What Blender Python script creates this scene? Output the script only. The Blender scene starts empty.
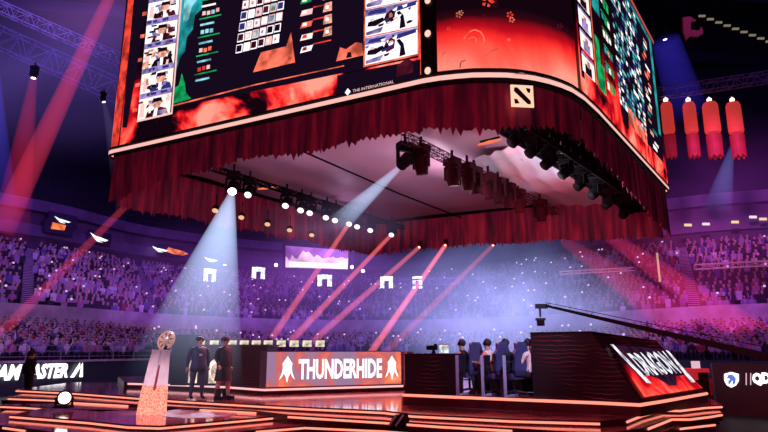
import bpy, bmesh, math, random
from mathutils import Vector, Matrix
random.seed(7)
SC = bpy.context.scene
COL = SC.collection
V = Vector
# ------------------------------------------------------------------ camera
F = 600.0; PITCH = math.radians(12.53); EYE = 2.4
cam = bpy.data.objects.new('camera', bpy.data.cameras.new('camera'))
cam.location = (0, 0, EYE); cam.rotation_euler = (math.radians(90) + PITCH, 0, 0)
cam.data.lens = F / 768 * 36; cam.data.sensor_width = 36; cam.data.clip_end = 500
COL.objects.link(cam); SC.camera = cam
SC.view_settings.view_transform = 'Standard'
CP, SP = math.cos(PITCH), math.sin(PITCH)
# measuring aids: where a sight line meets a height, a depth
def ray(x, y):
    v = 216 - y
    return V((x - 384, F * CP - v * SP, F * SP + v * CP))
def PZ(x, y, z):
    d = ray(x, y); return V((0, 0, EYE)) + d * ((z - EYE) / d.z)
def PY(x, y, Y):
    d = ray(x, y); return V((0, 0, EYE)) + d * (Y / d.y)
def proj(p):
    q = V(p) - V((0, 0, EYE)); z = q.y * CP + q.z * SP
    if z < .1: return (-999, -999)
    return (384 + F * q.x / z, 216 - F * (q.z * CP - q.y * SP) / z)

# ------------------------------------------------------------------ materials
MC = {}
def mat(name, col=(.5, .5, .5), rough=.6, metal=0, emit=None, es=0, noise=None, bump=0, spec=None):
    if name in MC: return MC[name]
    m = bpy.data.materials.new(name); m.use_nodes = True
    n = m.node_tree.nodes; l = m.node_tree.links; b = n['Principled BSDF']
    b.inputs['Base Color'].default_value = (*col, 1); b.inputs['Roughness'].default_value = rough
    b.inputs['Metallic'].default_value = metal
    if spec is not None: b.inputs['Specular IOR Level'].default_value = spec
    if emit: b.inputs['Emission Color'].default_value = (*emit, 1); b.inputs['Emission Strength'].default_value = es
    tc = n.new('ShaderNodeTexCoord'); nt = n.new('ShaderNodeTexNoise')
    sc, amt = noise or (9, .25)
    nt.inputs['Scale'].default_value = sc; nt.inputs['Detail'].default_value = 3
    l.new(tc.outputs['Object'], nt.inputs['Vector'])
    mx = n.new('ShaderNodeMixRGB'); mx.blend_type = 'MULTIPLY'; mx.inputs[0].default_value = amt * 1.6
    mx.inputs[1].default_value = (*col, 1); l.new(nt.outputs['Fac'], mx.inputs[2])
    l.new(mx.outputs[0], b.inputs['Base Color'])
    if bump:
        bp = n.new('ShaderNodeBump'); bp.inputs['Strength'].default_value = bump
        l.new(nt.outputs['Fac'], bp.inputs['Height']); l.new(bp.outputs[0], b.inputs['Normal'])
    MC[name] = m; return m
def emat(name, col, s, var=0):
    if name in MC: return MC[name]
    m = bpy.data.materials.new(name); m.use_nodes = True
    n = m.node_tree.nodes; l = m.node_tree.links; n.clear()
    o = n.new('ShaderNodeOutputMaterial'); e = n.new('ShaderNodeEmission')
    e.inputs[0].default_value = (*col, 1); e.inputs[1].default_value = s
    if var:
        tc = n.new('ShaderNodeTexCoord'); nt = n.new('ShaderNodeTexNoise'); nt.inputs['Scale'].default_value = var
        mr = n.new('ShaderNodeMapRange'); mr.inputs[1].default_value = .35; mr.inputs[2].default_value = .65
        mr.inputs[3].default_value = s * .35; mr.inputs[4].default_value = s * 1.3
        l.new(tc.outputs['Object'], nt.inputs['Vector']); l.new(nt.outputs['Fac'], mr.inputs[0]); l.new(mr.outputs[0], e.inputs[1])
    l.new(e.outputs[0], o.inputs[0]); MC[name] = m; return m
def ramp(n, stops):
    r = n.new('ShaderNodeValToRGB'); els = r.color_ramp.elements
    while len(els) < len(stops): els.new(.5)
    for e, (p, c) in zip(els, stops): e.position = p; e.color = (*c, 1)
    return r
def fire_mat(name, z0, z1, scale, strength, bias=0.0, seed=0, con=2.2, dist=1.2):
    m = bpy.data.materials.new(name); m.use_nodes = True
    n = m.node_tree.nodes; l = m.node_tree.links; n.clear()
    o = n.new('ShaderNodeOutputMaterial'); e = n.new('ShaderNodeEmission'); g = n.new('ShaderNodeNewGeometry')
    sx = n.new('ShaderNodeSeparateXYZ'); l.new(g.outputs['Position'], sx.inputs[0])
    mr = n.new('ShaderNodeMapRange'); mr.inputs[1].default_value = z0; mr.inputs[2].default_value = z1
    mr.inputs[3].default_value = 1; mr.inputs[4].default_value = 0; l.new(sx.outputs['Z'], mr.inputs[0])
    mp = n.new('ShaderNodeMapping'); mp.inputs['Location'].default_value = (seed, seed, 0)
    l.new(g.outputs['Position'], mp.inputs[0])
    nt = n.new('ShaderNodeTexNoise'); nt.inputs['Scale'].default_value = scale; nt.inputs['Detail'].default_value = 6
    nt.inputs['Distortion'].default_value = dist; l.new(mp.outputs[0], nt.inputs['Vector'])
    a = n.new('ShaderNodeMath'); a.operation = 'MULTIPLY_ADD'; a.inputs[1].default_value = con; a.inputs[2].default_value = .35 - con * .5 + bias
    l.new(nt.outputs['Fac'], a.inputs[0])
    b = n.new('ShaderNodeMath'); b.operation = 'MULTIPLY'; l.new(a.outputs[0], b.inputs[0]); l.new(mr.outputs[0], b.inputs[1])
    r = ramp(n, [(0, (.006, .001, .004)), (.12, (.03, .002, .006)), (.28, (.5, .004, .012)), (.42, (1, .03, .025)), (.62, (1, .12, .085)), (.9, (1, .32, .24))])
    l.new(b.outputs[0], r.inputs[0]); l.new(r.outputs[0], e.inputs[0]); e.inputs[1].default_value = strength
    l.new(e.outputs[0], o.inputs[0]); return m
def vol_mat(name, col, s, axis_len=None, power=1.5, noise=0):
    """lit haze: glowing volume; along local -Z for beams, or ball shaped for clouds"""
    m = bpy.data.materials.new(name); m.use_nodes = True
    n = m.node_tree.nodes; l = m.node_tree.links; n.clear()
    o = n.new('ShaderNodeOutputMaterial'); e = n.new('ShaderNodeEmission'); e.inputs[0].default_value = (*col, 1)
    tc = n.new('ShaderNodeTexCoord')
    if axis_len:
        sx = n.new('ShaderNodeSeparateXYZ'); l.new(tc.outputs['Object'], sx.inputs[0])
        mr = n.new('ShaderNodeMapRange'); mr.inputs[1].default_value = 0; mr.inputs[2].default_value = -axis_len
        mr.inputs[3].default_value = 1; mr.inputs[4].default_value = 0.0; l.new(sx.outputs['Z'], mr.inputs[0])
        pw = n.new('ShaderNodeMath'); pw.operation = 'POWER'; pw.inputs[1].default_value = power; l.new(mr.outputs[0], pw.inputs[0])
        mu = n.new('ShaderNodeMath'); mu.operation = 'MULTIPLY'; mu.inputs[1].default_value = s; l.new(pw.outputs[0], mu.inputs[0])
    else:
        vl = n.new('ShaderNodeVectorMath'); vl.operation = 'LENGTH'; l.new(tc.outputs['Object'], vl.inputs[0])
        mr = n.new('ShaderNodeMapRange'); mr.inputs[1].default_value = 0; mr.inputs[2].default_value = 1
        mr.inputs[3].default_value = 1; mr.inputs[4].default_value = 0; l.new(vl.outputs['Value'], mr.inputs[0])
        pw = n.new('ShaderNodeMath'); pw.operation = 'POWER'; pw.inputs[1].default_value = power; l.new(mr.outputs[0], pw.inputs[0])
        mu = n.new('ShaderNodeMath'); mu.operation = 'MULTIPLY'; mu.inputs[1].default_value = s; l.new(pw.outputs[0], mu.inputs[0])
    out = mu
    if noise:
        nt = n.new('ShaderNodeTexNoise'); nt.inputs['Scale'].default_value = noise; nt.inputs['Detail'].default_value = 2
        l.new(tc.outputs['Object'], nt.inputs['Vector'])
        m2 = n.new('ShaderNodeMapRange'); m2.inputs[1].default_value = .35; m2.inputs[2].default_value = .65
        m2.inputs[3].default_value = .4; m2.inputs[4].default_value = 1.5; l.new(nt.outputs['Fac'], m2.inputs[0])
        out = n.new('ShaderNodeMath'); out.operation = 'MULTIPLY'; l.new(mu.outputs[0], out.inputs[0]); l.new(m2.outputs[0], out.inputs[1])
    l.new(out.outputs[0], e.inputs[1]); l.new(e.outputs[0], o.inputs['Volume']); return m

# ------------------------------------------------------------------ mesh building
class MB:
    def __init__(s): s.v = []; s.f = []; s.m = []
    def add(s, vs, fs, mi=0):
        k = len(s.v); s.v += [V(p) for p in vs]; s.f += [tuple(i + k for i in f) for f in fs]; s.m += [mi] * len(fs)
    def poly(s, pts, mi=0): s.add(pts, [tuple(range(len(pts)))], mi)
    def box(s, c, d, rz=0, mi=0, taper=1, M=None):
        vs = []
        for sz in (-1, 1):
            t = taper if sz > 0 else 1
            for sx, sy in ((-1, -1), (1, -1), (1, 1), (-1, 1)): vs.append(V((sx * d[0] / 2 * t, sy * d[1] / 2 * t, sz * d[2] / 2)))
        R = M or Matrix.Rotation(rz, 3, 'Z')
        s.add([V(c) + R @ p for p in vs], [(3, 2, 1, 0), (4, 5, 6, 7), (0, 1, 5, 4), (1, 2, 6, 5), (2, 3, 7, 6), (3, 0, 4, 7)], mi)
    def tube(s, pts, r, n=8, mi=0, cap=True):
        pts = [V(p) for p in pts]; rs = r if isinstance(r, (list, tuple)) else [r] * len(pts)
        rings = []
        for i, p in enumerate(pts):
            d = (pts[min(i + 1, len(pts) - 1)] - pts[max(i - 1, 0)]).normalized()
            a = d.orthogonal().normalized() if not rings else (pa - d * pa.dot(d)).normalized()
            pa = a; b = d.cross(a); rings.append([p + (a * math.cos(t * 2 * math.pi / n) + b * math.sin(t * 2 * math.pi / n)) * rs[i] for t in range(n)])
        vs = [q for g in rings for q in g]; fs = []
        for i in range(len(pts) - 1):
            for t in range(n): fs.append((i * n + t, i * n + (t + 1) % n, (i + 1) * n + (t + 1) % n, (i + 1) * n + t))
        if cap: fs += [tuple(reversed(range(n))), tuple(range((len(pts) - 1) * n, len(pts) * n))]
        s.add(vs, fs, mi)
    def loft(s, rings, mi=0, cap=True, closed=True):
        n = len(rings[0]); vs = [V(q) for g in rings for q in g]; fs = []
        for i in range(len(rings) - 1):
            for t in range(n if closed else n - 1): fs.append((i * n + t, i * n + (t + 1) % n, (i + 1) * n + (t + 1) % n, (i + 1) * n + t))
        if cap and closed: fs += [tuple(reversed(range(n))), tuple(range((len(rings) - 1) * n, len(rings) * n))]
        s.add(vs, fs, mi)
    def ball(s, c, r, n=8, k=6, mi=0, z0=0.0):
        r = r if isinstance(r, (tuple, list)) else (r, r, r); rings = []
        for i in range(k + 1):
            a = math.pi * (i / k) * (1 - z0) ; rings.append([V(c) + V((r[0] * max(math.sin(a), .01) * math.cos(t * 2 * math.pi / n), r[1] * max(math.sin(a), .01) * math.sin(t * 2 * math.pi / n), r[2] * math.cos(a))) for t in range(n)])
        s.loft(rings[::-1], mi)
    def prism(s, pts, z0, z1, mi=0):
        n = len(pts); s.add([V((p[0], p[1], z0)) for p in pts] + [V((p[0], p[1], z1)) for p in pts],
            [tuple(range(n)), tuple(range(n, 2 * n))] + [(i, (i + 1) % n, (i + 1) % n + n, i + n) for i in range(n)], mi)
    def build(s, name, mats, parent=None, origin=None, smooth=False, local=False):
        o0 = V((0, 0, 0)) if local else (V(origin) if origin is not None else (gloc(parent) if parent else sum(s.v, V()) / len(s.v)))
        if not isinstance(mats, (list, tuple)): mats = [mats]
        me = bpy.data.meshes.new(name); me.from_pydata([p - o0 for p in s.v], [], s.f)
        for m in mats: me.materials.append(m)
        me.polygons.foreach_set('material_index', s.m)
        if smooth: me.polygons.foreach_set('use_smooth', [True] * len(s.f))
        bm = bmesh.new(); bm.from_mesh(me); bmesh.ops.recalc_face_normals(bm, faces=bm.faces); bm.to_mesh(me); bm.free()
        o = bpy.data.objects.new(name, me); COL.objects.link(o)
        if parent: o.parent = parent; o.location = V((0, 0, 0)) if local else o0 - gloc(parent)
        else: o.location = o0
        return o
def gloc(o):
    p = V(o.location)
    while o.parent: o = o.parent; p += V(o.location)
    return p
def tag(o, label=None, cat=None, group=None, kind=None):
    if label: o['label'] = label
    if cat: o['category'] = cat
    if group: o['group'] = group
    if kind: o['kind'] = kind
    return o
def thing(name, loc, label, cat, group=None, rz=0):
    o = bpy.data.objects.new(name, None); COL.objects.link(o); o.location = loc; o.rotation_euler = (0, 0, rz)
    return tag(o, label, cat, group)
def text_mb(mb, s, origin, right, up, w, h, mi=0, bold=.02, shear=0):
    cu = bpy.data.curves.new('t', 'FONT'); cu.body = s; cu.offset = bold; cu.shear = shear; cu.resolution_u = 2
    ob = bpy.data.objects.new('t', cu); COL.objects.link(ob)
    bpy.context.view_layer.update()
    me = bpy.data.meshes.new_from_object(ob.evaluated_get(bpy.context.evaluated_depsgraph_get()))
    xs = [v.co.x for v in me.vertices]; ys = [v.co.y for v in me.vertices]
    x0, x1, y0, y1 = min(xs), max(xs), min(ys), max(ys)
    R = V(right).normalized(); U = V(up)
    U = U.normalized() if shear is not None else U
    mb.add([V(origin) + R * ((v.co.x - x0) / (x1 - x0) * w) + U * ((v.co.y - y0) / (y1 - y0) * h) for v in me.vertices], [tuple(p.vertices) for p in me.polygons], mi)
    bpy.data.objects.remove(ob); bpy.data.curves.remove(cu); bpy.data.meshes.remove(me)
def light(kind, loc, col, power, target=None, size=1, angle=60, blend=.5, name='lamp', parent=None):
    d = bpy.data.lights.new(name, kind); d.color = col; d.energy = power
    if kind == 'SPOT': d.spot_size = math.radians(angle); d.spot_blend = blend; d.shadow_soft_size = size
    elif kind == 'AREA': d.size = size
    else: d.shadow_soft_size = size
    o = bpy.data.objects.new(name, d); COL.objects.link(o); o.location = loc
    if target is not None: o.rotation_euler = (V(target) - V(loc)).to_track_quat('-Z', 'Y').to_euler()
    return o

# ------------------------------------------------------------------ shared materials
BLACK = mat('black_paint', (.008, .006, .010), .9, spec=.1)
DARK = mat('dark_panel', (.014, .007, .012), .45)
STEEL = mat('truss_metal', (.32, .29, .38), .4, .3)
STRIP = emat('led_line', (1, .27, .19), 1.45)
STRIPW = emat('led_line_white', (1, .45, .45), 1.25)
WHITE = emat('lit_white', (1, .95, 1), 2.2)
def deck_mat():
    m = mat('glossy_stage_floor', (.75, .26, .34), .1, .5, noise=(1.6, .4), spec=.5)
    b = m.node_tree.nodes['Principled BSDF']; l = m.node_tree.links; n = m.node_tree.nodes
    nt = n.new('ShaderNodeTexNoise'); nt.inputs['Scale'].default_value = 3; tc = n.new('ShaderNodeTexCoord'); l.new(tc.outputs['Object'], nt.inputs[0])
    mr = n.new('ShaderNodeMapRange'); mr.inputs[3].default_value = .03; mr.inputs[4].default_value = .16; l.new(nt.outputs['Fac'], mr.inputs[0]); l.new(mr.outputs[0], b.inputs['Roughness'])
    return m
DECK = deck_mat()
RISER = mat('stage_riser', (.07, .006, .012), .35)

U = V((.878, -.479, 0)); W = V((.52, .854, 0))

# ------------------------------------------------------------------ THE ARENA BOWL
inner = [(-34, 12), (-20.5, 32), (-14, 46), (-5, 55), (6, 54), (15, 46), (21, 36), (30, 26), (40, 10)]
outer = [(-66, 34), (-40, 62), (-31, 80), (-14, 92), (6, 90), (23, 72), (34, 62), (54, 56), (80, 44)]
def cr(P, t):
    t = max(0, min(len(P) - 1.0001, t)); i = int(t); u = t - i
    p = [V((*P[max(0, min(len(P) - 1, j))], 0)) for j in (i - 1, i, i + 1, i + 2)]
    return .5 * ((2 * p[1]) + (p[2] - p[0]) * u + (2 * p[0] - 5 * p[1] + 4 * p[2] - p[3]) * u * u + (3 * p[1] - p[0] - 3 * p[2] + p[3]) * u ** 3)
def bowl(t, r, z):
    a, b = cr(inner, t), cr(outer, t); p = a + (b - a) * r; p.z = z; return p
def zr(r):
    if r < .3: return 1.7 + (r - .03) / .27 * 2.0
    return 5.0 + (r - .33) / .60 * 7.6
NT = 96; TS = [8 * i / NT for i in range(NT + 1)]
def ribbon(profile, name, m, label, **kw):
    mb = MB()
    for (r0, z0), (r1, z1) in zip(profile[:-1], profile[1:]):
        a = [bowl(t, r0, z0) for t in TS]; b = [bowl(t, r1, z1) for t in TS]; mb.loft([a, b], closed=False)
    o = mb.build(name, m, origin=(0, 0, 0)); return tag(o, label, kind='structure')
CONC = mat('dark_terrace', (.05, .035, .075), .8, noise=(.8, .5))
WALLM = mat('purple_wall', (.16, .10, .20), .7, noise=(.5, .5))
LEDGE = mat('pale_ledge', (.9, .78, .92), .6, noise=(.7, .6))
FASC = mat('suite_fascia', (.3, .2, .38), .6, noise=(.4, .5))
rows_lo = [.03 + .232 * i / 9 for i in range(10)]
rows_up = [.33 + .60 * i / 20 for i in range(21)]
def steps(rows):
    pr = []
    for a, b in zip(rows[:-1], rows[1:]): pr += [(a, zr(a)), (b, zr(a))]
    pr.append((rows[-1], zr(rows[-1]))); return pr
FLOORM = mat('arena_floor', (.012, .008, .014), .55)
fl = MB(); fl.poly([(-90, -20, 0), (100, -20, 0), (100, 120, 0), (-90, 120, 0)]); tag(fl.build('floor', FLOORM, origin=(0, 0, 0)), 'dark arena floor around the stage', kind='structure')
ribbon([(0, 0), (0, 1.75), (.005, 1.75)], 'wall_barrier', mat('barrier', (.03, .03, .06), .5), 'dark barrier wall in front of the lowest rows')
ribbon([(.005, 1.7)] + steps(rows_lo), 'terrace_lower', CONC, 'lower seating terrace')
ribbon([(.285, zr(.2799)), (.3, zr(.2799)), (.3, 5.55), (.312, 5.55), (.312, 5.0), (.33, 5.0)], 'wall_ledge', LEDGE, 'pale ledge wall between lower and upper seating')
ribbon(steps(rows_up), 'terrace_upper', CONC, 'upper seating terrace')
ribbon([(.93, 12.6), (.97, 12.6), (.97, 14.2)], 'wall_suites', WALLM, 'purple wall behind the top rows')
ribbon([(.97, 14.2), (.99, 14.2), (.99, 14.3)], 'trim_1', BLACK, 'dark recess')
ribbon([(.955, 14.3), (.955, 15.5), (.99, 15.5), (.99, 17), (.95, 17), (.95, 18.2), (1.0, 18.2)], 'wall_fascia', FASC, 'purple box front above the suites')
pr = []
for i in range(16):
    r = 1.0 + .5 * i / 15; z = 18.2 + 10 * i / 15; pr += [(r, z), (r + .033, z)]
ribbon(pr, 'terrace_top', mat('dark_top_terrace', (.03, .022, .05), .8, noise=(.6, .5)), 'dark uppermost seating tier')
ribbon([(1.53, 28.2), (1.53, 46)], 'wall_back', mat('dark_wall', (.02, .014, .03), .9), 'dark arena wall')
cl = MB(); cl.poly([(-120, -20, 46), (-120, 160, 46), (130, 160, 46), (130, -20, 46)]); tag(cl.build('ceiling', mat('dark_ceiling', (.02, .014, .04), .9, noise=(.2, .6)), origin=(0, 0, 0)), 'dark arena roof', kind='structure')

def bowl_hit(px, py, rmin=.33, rmax=1.0, zf=zr):
    best = None
    for i in range(241):
        t = 8 * i / 240
        for j in range(41):
            r = rmin + (rmax - rmin) * j / 40; p = bowl(t, r, zf(r)); q = proj(p); d = (q[0] - px) ** 2 + (q[1] - py) ** 2
            if best is None or d < best[0]: best = (d, t, r, p)
    return best[1], best[2], best[3]
def tangent(t):
    return (cr(outer, t + .05) - cr(outer, t - .05)).normalized()

# aisle stairs
mb = MB()
AIS = []
for px in (30, 150, 440, 694):
    t, r, p = bowl_hit(px, 300); AIS.append(t)
for t in AIS:
    tg = tangent(t); a = math.atan2(tg.y, tg.x)
    for i in range(40):
        r = .335 + .59 * i / 40; p = bowl(t, r, zr(r) + .05); mb.box(p + V((0, 0, .16)), (.9, .10, .06), a)
o = mb.build('aisle_stairs', mat('pale_step', (.6, .5, .65), .7), origin=(0, 0, 0)); tag(o, 'pale stair edges of the aisles between seating blocks', kind='structure')

# ------------------------------------------------------------------ spectators
SHIRT = [mat('shirt_lavender', (.42, .34, .6), .8), mat('shirt_dark', (.03, .025, .05), .8), mat('shirt_blue', (.12, .13, .42), .8),
         mat('shirt_pink', (.5, .2, .42), .8), mat('shirt_white', (.8, .75, .9), .8), mat('shirt_red', (.4, .04, .08), .8)]
SKIN = mat('skin', (.62, .38, .30), .6); HAIR = mat('dark_hair', (.03, .02, .025), .7); TROU = mat('dark_trousers', (.03, .03, .06), .8)
def spectator_mesh(shirt, arms, lean):
    mb = MB()
    E = lambda z, y, a, b: [V((a * math.cos(k * math.pi / 4), y + b * math.sin(k * math.pi / 4), z)) for k in range(8)]
    mb.loft([E(.40, 0, .19, .13), E(.62, -lean * .3, .17, .12), E(.85, -lean * .8, .21, .13), E(.96, -lean, .15, .09), E(1.0, -lean, .06, .06), E(1.05, -lean, .055, .06)], 0)
    mb.loft([E(1.04, -lean - .01, .06, .07), E(1.1, -lean - .02, .085, .10), E(1.19, -lean - .01, .092, .11), E(1.27, -lean, .05, .06)], 1)
    mb.loft([E(1.13, -lean + .04, .09, .08), E(1.22, -lean + .02, .10, .115), E(1.31, -lean + .01, .05, .06)], 2)
    mb.add([(0, -lean - .15, 1.14), (.02, -lean - .11, 1.12), (-.02, -lean - .11, 1.12), (0, -lean - .1, 1.19)], [(0, 1, 3), (0, 3, 2), (0, 2, 1)], 1)
    for s in (-1, 1):
        mb.tube([(s * .1, .0, .46), (s * .12, -.42, .48), (s * .13, -.45, .42)], [.09, .07, .06], 6, 3)
        mb.tube([(s * .13, -.45, .46), (s * .13, -.42, .06)], [.065, .045], 6, 3)
        mb.box((s * .13, -.5, .04), (.09, .24, .08), mi=3)
        if arms == 1 and s == 1 or arms == 2:
            mb.tube([(s * .2, -lean, .92), (s * .3, -lean - .1, 1.12), (s * .27, -lean - .12, 1.36)], [.055, .045, .035], 6, 0); hp = V((s * .27, -lean - .12, 1.40))
        else:
            mb.tube([(s * .2, -lean, .92), (s * .25, -lean - .02, .66), (s * .12, -.3, .6)], [.055, .045, .035], 6, 0); hp = V((s * .11, -.34, .6))
        mb.ball(hp, (.035, .04, .05), 6, 4, 1)
    me = mb.build('spectator', [shirt, SKIN, HAIR, TROU], local=True, smooth=False)
    d = me.data; bpy.data.objects.remove(me); return d
variants = [spectator_mesh(SHIRT[i % 6], (0, 0, 1, 2, 0, 0)[(i * 5 + i // 6) % 6], (.02, .12, .06)[i % 3]) for i in range(18)]
people = []
def fill(rows, tier):
    for a, b in zip(rows[:-1], rows[1:]):
        rc = (a + b) / 2; z = zr(a); t = .05
        while t < 7.95:
            p = bowl(t, rc, z); dt = .56 / ((bowl(t + .01, rc, z) - p).length / .01)
            q = proj(p + V((0, 0, 1)))
            if -12 < q[0] < 780 and 150 < q[1] < 375:
                skip = any(abs(t - x) * (bowl(x + .01, rc, z) - bowl(x, rc, z)).length / .01 < .6 for x in AIS) and tier
                if not skip and random.random() < (.88 if tier == 0 else .8):
                    c = cr(inner, t) - p; people.append((p.length, p + V((random.uniform(-.14, .14), random.uniform(-.1, .1), random.uniform(0, .0))), math.atan2(c.y, c.x) + math.pi / 2 + random.uniform(-.3, .3), q, tier, t))
            t += dt
fill(rows_lo, 0); fill(rows_up, 1)
def in_view(q): return 2 < q[0] < 766 and 230 < q[1] < (362 if q[0] < 165 else 345) and not (532 < q[0] < 660 and q[1] > 330)
people.sort(key=lambda s: s[0])
near = [s for s in people if in_view(s[3])][:300]; ns = set(id(s) for s in near)
from mathutils import noise as mnoise
def shirt_pick(p=None):
    k = 0 if p is None else mnoise.noise(V((p.x * .16, p.y * .16, p.z * .35))) + .5 * mnoise.noise(V((p.x * .6 + 9, p.y * .6, p.z)))
    return random.choices(range(6), (3 + 5 * max(0, k), max(1, 13 - 18 * k), 2, 1.5, 1.2 + 5 * max(0, k), .5))[0]  # shirt tone clusters by noise: dim and bright seating put into the colour
for s in near:
    k = random.choices(range(6), (6, 4, 4, 4, 3, 1))[0] + 6 * random.randrange(3)
    o = bpy.data.objects.new('spectator', variants[k]); COL.objects.link(o); o.location = s[1]; o.rotation_euler = (0, 0, s[2])
    if s[3][0] < 384: tag(o, 'spectator seated in the lower rows behind the railing left of the stage', 'person', 'spectators in the lower left rows')
    else: tag(o, 'spectator seated in the lower rows behind the booth at right', 'person', 'spectators in the lower right rows')
mb = MB()
for s in people:
    if id(s) in ns: continue
    p = s[1]; k = shirt_pick(p); R = Matrix.Rotation(s[2], 3, 'Z')
    for zz, (w0, w1, d0, d1, z0, z1, mi) in enumerate(((.36, .46, .26, .24, .3, .98, k), (.13, .19, .16, .2, 1.0, 1.26, 6))):
        vs = [V((sx * w0 / 2, sy * d0 / 2, z0)) for sx, sy in ((-1, -1), (1, -1), (1, 1), (-1, 1))] + [V((sx * w1 / 2, sy * d1 / 2, z1)) for sx, sy in ((-1, -1), (1, -1), (1, 1), (-1, 1))]
        mb.add([p + R @ q for q in vs], [(4, 5, 6, 7), (0, 1, 5, 4), (1, 2, 6, 5), (2, 3, 7, 6), (3, 0, 4, 7)], mi)
    if random.random() < .05:   # a lit phone held up
        mb.add([p + R @ V(q) for q in ((.1, -.3, 1.15), (.26, -.3, 1.15), (.26, -.3, 1.3), (.1, -.3, 1.3))], [(0, 1, 2, 3)], 7)
o = mb.build('crowd', SHIRT + [SKIN, emat('phone_glow', (.75, .5, 1), 1.0)], origin=(0, 0, 0))
tag(o, 'dense crowd filling the purple lit upper seating all round the arena', 'crowd', kind='stuff')

# ------------------------------------------------------------------ HANGING SCOREBOARD
ZR = 10.4; ZT = 18.6
ledpx = [(104.5, 153.3), (256, 117), (330, 101), (389, 88.5), (423, 81), (440, 78.2), (456, 76.5), (472, 75.2), (489, 75), (505, 75.2), (520, 76.3), (534, 78.3), (548, 81.5), (560, 85.3), (571, 90), (583, 98), (597, 111), (613, 130), (641, 162), (670, 190.5)]
LP = [PZ(x, y, ZR) for x, y in ledpx]
L0, R0 = LP[0], LP[-1]
def onto(p, a, b): d_ = (b - a).normalized(); return a + d_ * (p - a).dot(d_)
for i_ in (1, 2, 3): LP[i_] = onto(LP[i_], LP[0], LP[4])
i0 = len(LP) - 4
for i_ in (1, 2): LP[i0 + i_] = onto(LP[i0 + i_], LP[i0], LP[-1])
du = (L0 - LP[3]).normalized(); dw = (R0 - LP[-3]).normalized()
BK = V((-1.33, 38.5, ZR))
def arc_corner(p, din, dout, r, n=5):
    a, b = p - din * r, p + dout * r
    return [(a * (1 - t) ** 2 + p * 2 * t * (1 - t) + b * t * t) for t in [i / n for i in range(n + 1)]]
Lc = arc_corner(L0 + du * .0, (BK - L0).normalized() * -1, (LP[1] - L0).normalized(), 1.0)
front = [L0] + LP[1:-1] + [R0]
ringL = arc_corner(L0, (L0 - BK).normalized(), (LP[1] - L0).normalized(), .55)
ringR = arc_corner(R0, (R0 - LP[-2]).normalized(), (BK - R0).normalized(), .5)
ring = ringL + LP[1:-1] + ringR + [BK]
# wall hit: sight line meets the vertical faces above the ring line
wallpath = ringL[2:] + LP[1:-1] + ringR[:3]
def onwall(px, py, off=.03):
    d = ray(px, py)
    for a, b in zip(wallpath[:-1], wallpath[1:]):
        ax, ay, bx, by = a.x, a.y, b.x, b.y; ex, ey = bx - ax, by - ay
        den = d.x * ey - d.y * ex
        if abs(den) < 1e-9: continue
        t = (ax * ey - ay * ex) / den; u = (ax * d.y - ay * d.x) / den
        if t > 0 and -1e-6 <= u <= 1.000001:
            n = V((ey, -ex, 0)).normalized()
            if n.y > 0 and abs(n.y) > .01: n = -n
            if n.dot(V((ax, ay, 0))) > 0: n = -n
            return V((d.x * t, d.y * t, EYE + d.z * t)) + n * off
    a = wallpath[-1] if px > 300 else wallpath[0]
    t = a.y / d.y; return V((a.x, a.y, EYE + d.z * t))
SB = thing('hanging_scoreboard', V((1.5, 27, ZR)), 'huge hanging video cube with red screens and a glowing lower rim', 'scoreboard')
HULL = mat('scoreboard_frame', (.012, .008, .012), .5)
mb = MB(); C = V((1.5, 27, 0))
shr = lambda p, k: V((C.x + (p.x - C.x) * k, C.y + (p.y - C.y) * k, p.z))
mb.loft([[V((q.x, q.y, z)) for q in [shr(p, .992) for p in ring]] for z in (ZR + .12, ZT)], cap=False)
mb.poly([V((p.x, p.y, ZT)) for p in [shr(q, .992) for q in ring]])
hull = mb.build('frame', HULL, SB)
mb = MB()
for z in (ZR - .12, ZR + .16): mb.tube([V((p.x, p.y, z)) for p in [shr(q, 1.0) for q in ring + [ring[0]]]], .055, 5)
for i, p in enumerate(ring): pass
mb.build('rim', HULL, SB)
mb = MB(); rr = [shr(q, 1.003) for q in ring] + [shr(ring[0], 1.003)]
mb.loft([[V((p.x, p.y, ZR - .09)) for p in rr], [V((p.x, p.y, ZR + .07)) for p in rr]], closed=False)
mb.loft([[V((p.x, p.y, ZR + .07)) for p in rr], [V((q.x, q.y, ZR + .07)) for q in [shr(p, .995) for p in rr]]], closed=False)
mb.build('led_strip', emat('rim_glow', (1, .52, .46), 1.05), SB)
mb = MB(); r2 = [shr(q, .988) for q in ring + [ring[0]]]
mb.loft([[V((p.x, p.y, ZR - .2)) for p in r2], [V((p.x, p.y, ZR + .2)) for p in r2]], closed=False); mb.build('inner_liner', BLACK, SB)
mb = MB(); mb.tube([V((p.x, p.y, ZT)) for p in [shr(q, 1.0) for q in wallpath]], .06, 6)
mb.build('top_edge_light', emat('top_edge', (1, .12, .12), .6), SB)

S = {}
S['pink'] = emat('scr_pink', (1, .62, .6), 1.0); S['cream'] = emat('scr_cream', (1, .86, .78), 1.15); S['white'] = emat('scr_white', (1, .95, 1), 1.3)
S['teal'] = emat('scr_teal', (.02, .42, .45), .9, 1.4); S['cyan'] = emat('scr_cyan', (.3, .75, .85), .9, 2); S['green'] = emat('scr_green', (.01, .5, .14), .9, 2)
S['purple'] = emat('scr_purple', (.42, .32, .75), .8, 3); S['navy'] = emat('scr_navy', (.05, .05, .35), .6); S['black'] = emat('scr_black', (.008, .003, .012), 1)
S['red'] = emat('scr_red', (.9, .06, .04), 1.0, 2); S['orange'] = emat('scr_orange', (1, .17, .10), 1.1, 2); S['skin'] = emat('scr_skin', (.95, .42, .3), 1.0, 4)
S['maroon'] = emat('scr_maroon', (.12, .01, .03), .7, 2)
SK = list(S.keys()); SM = [S[k] for k in SK]
def si(k): return SK.index(k) + 1
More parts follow.
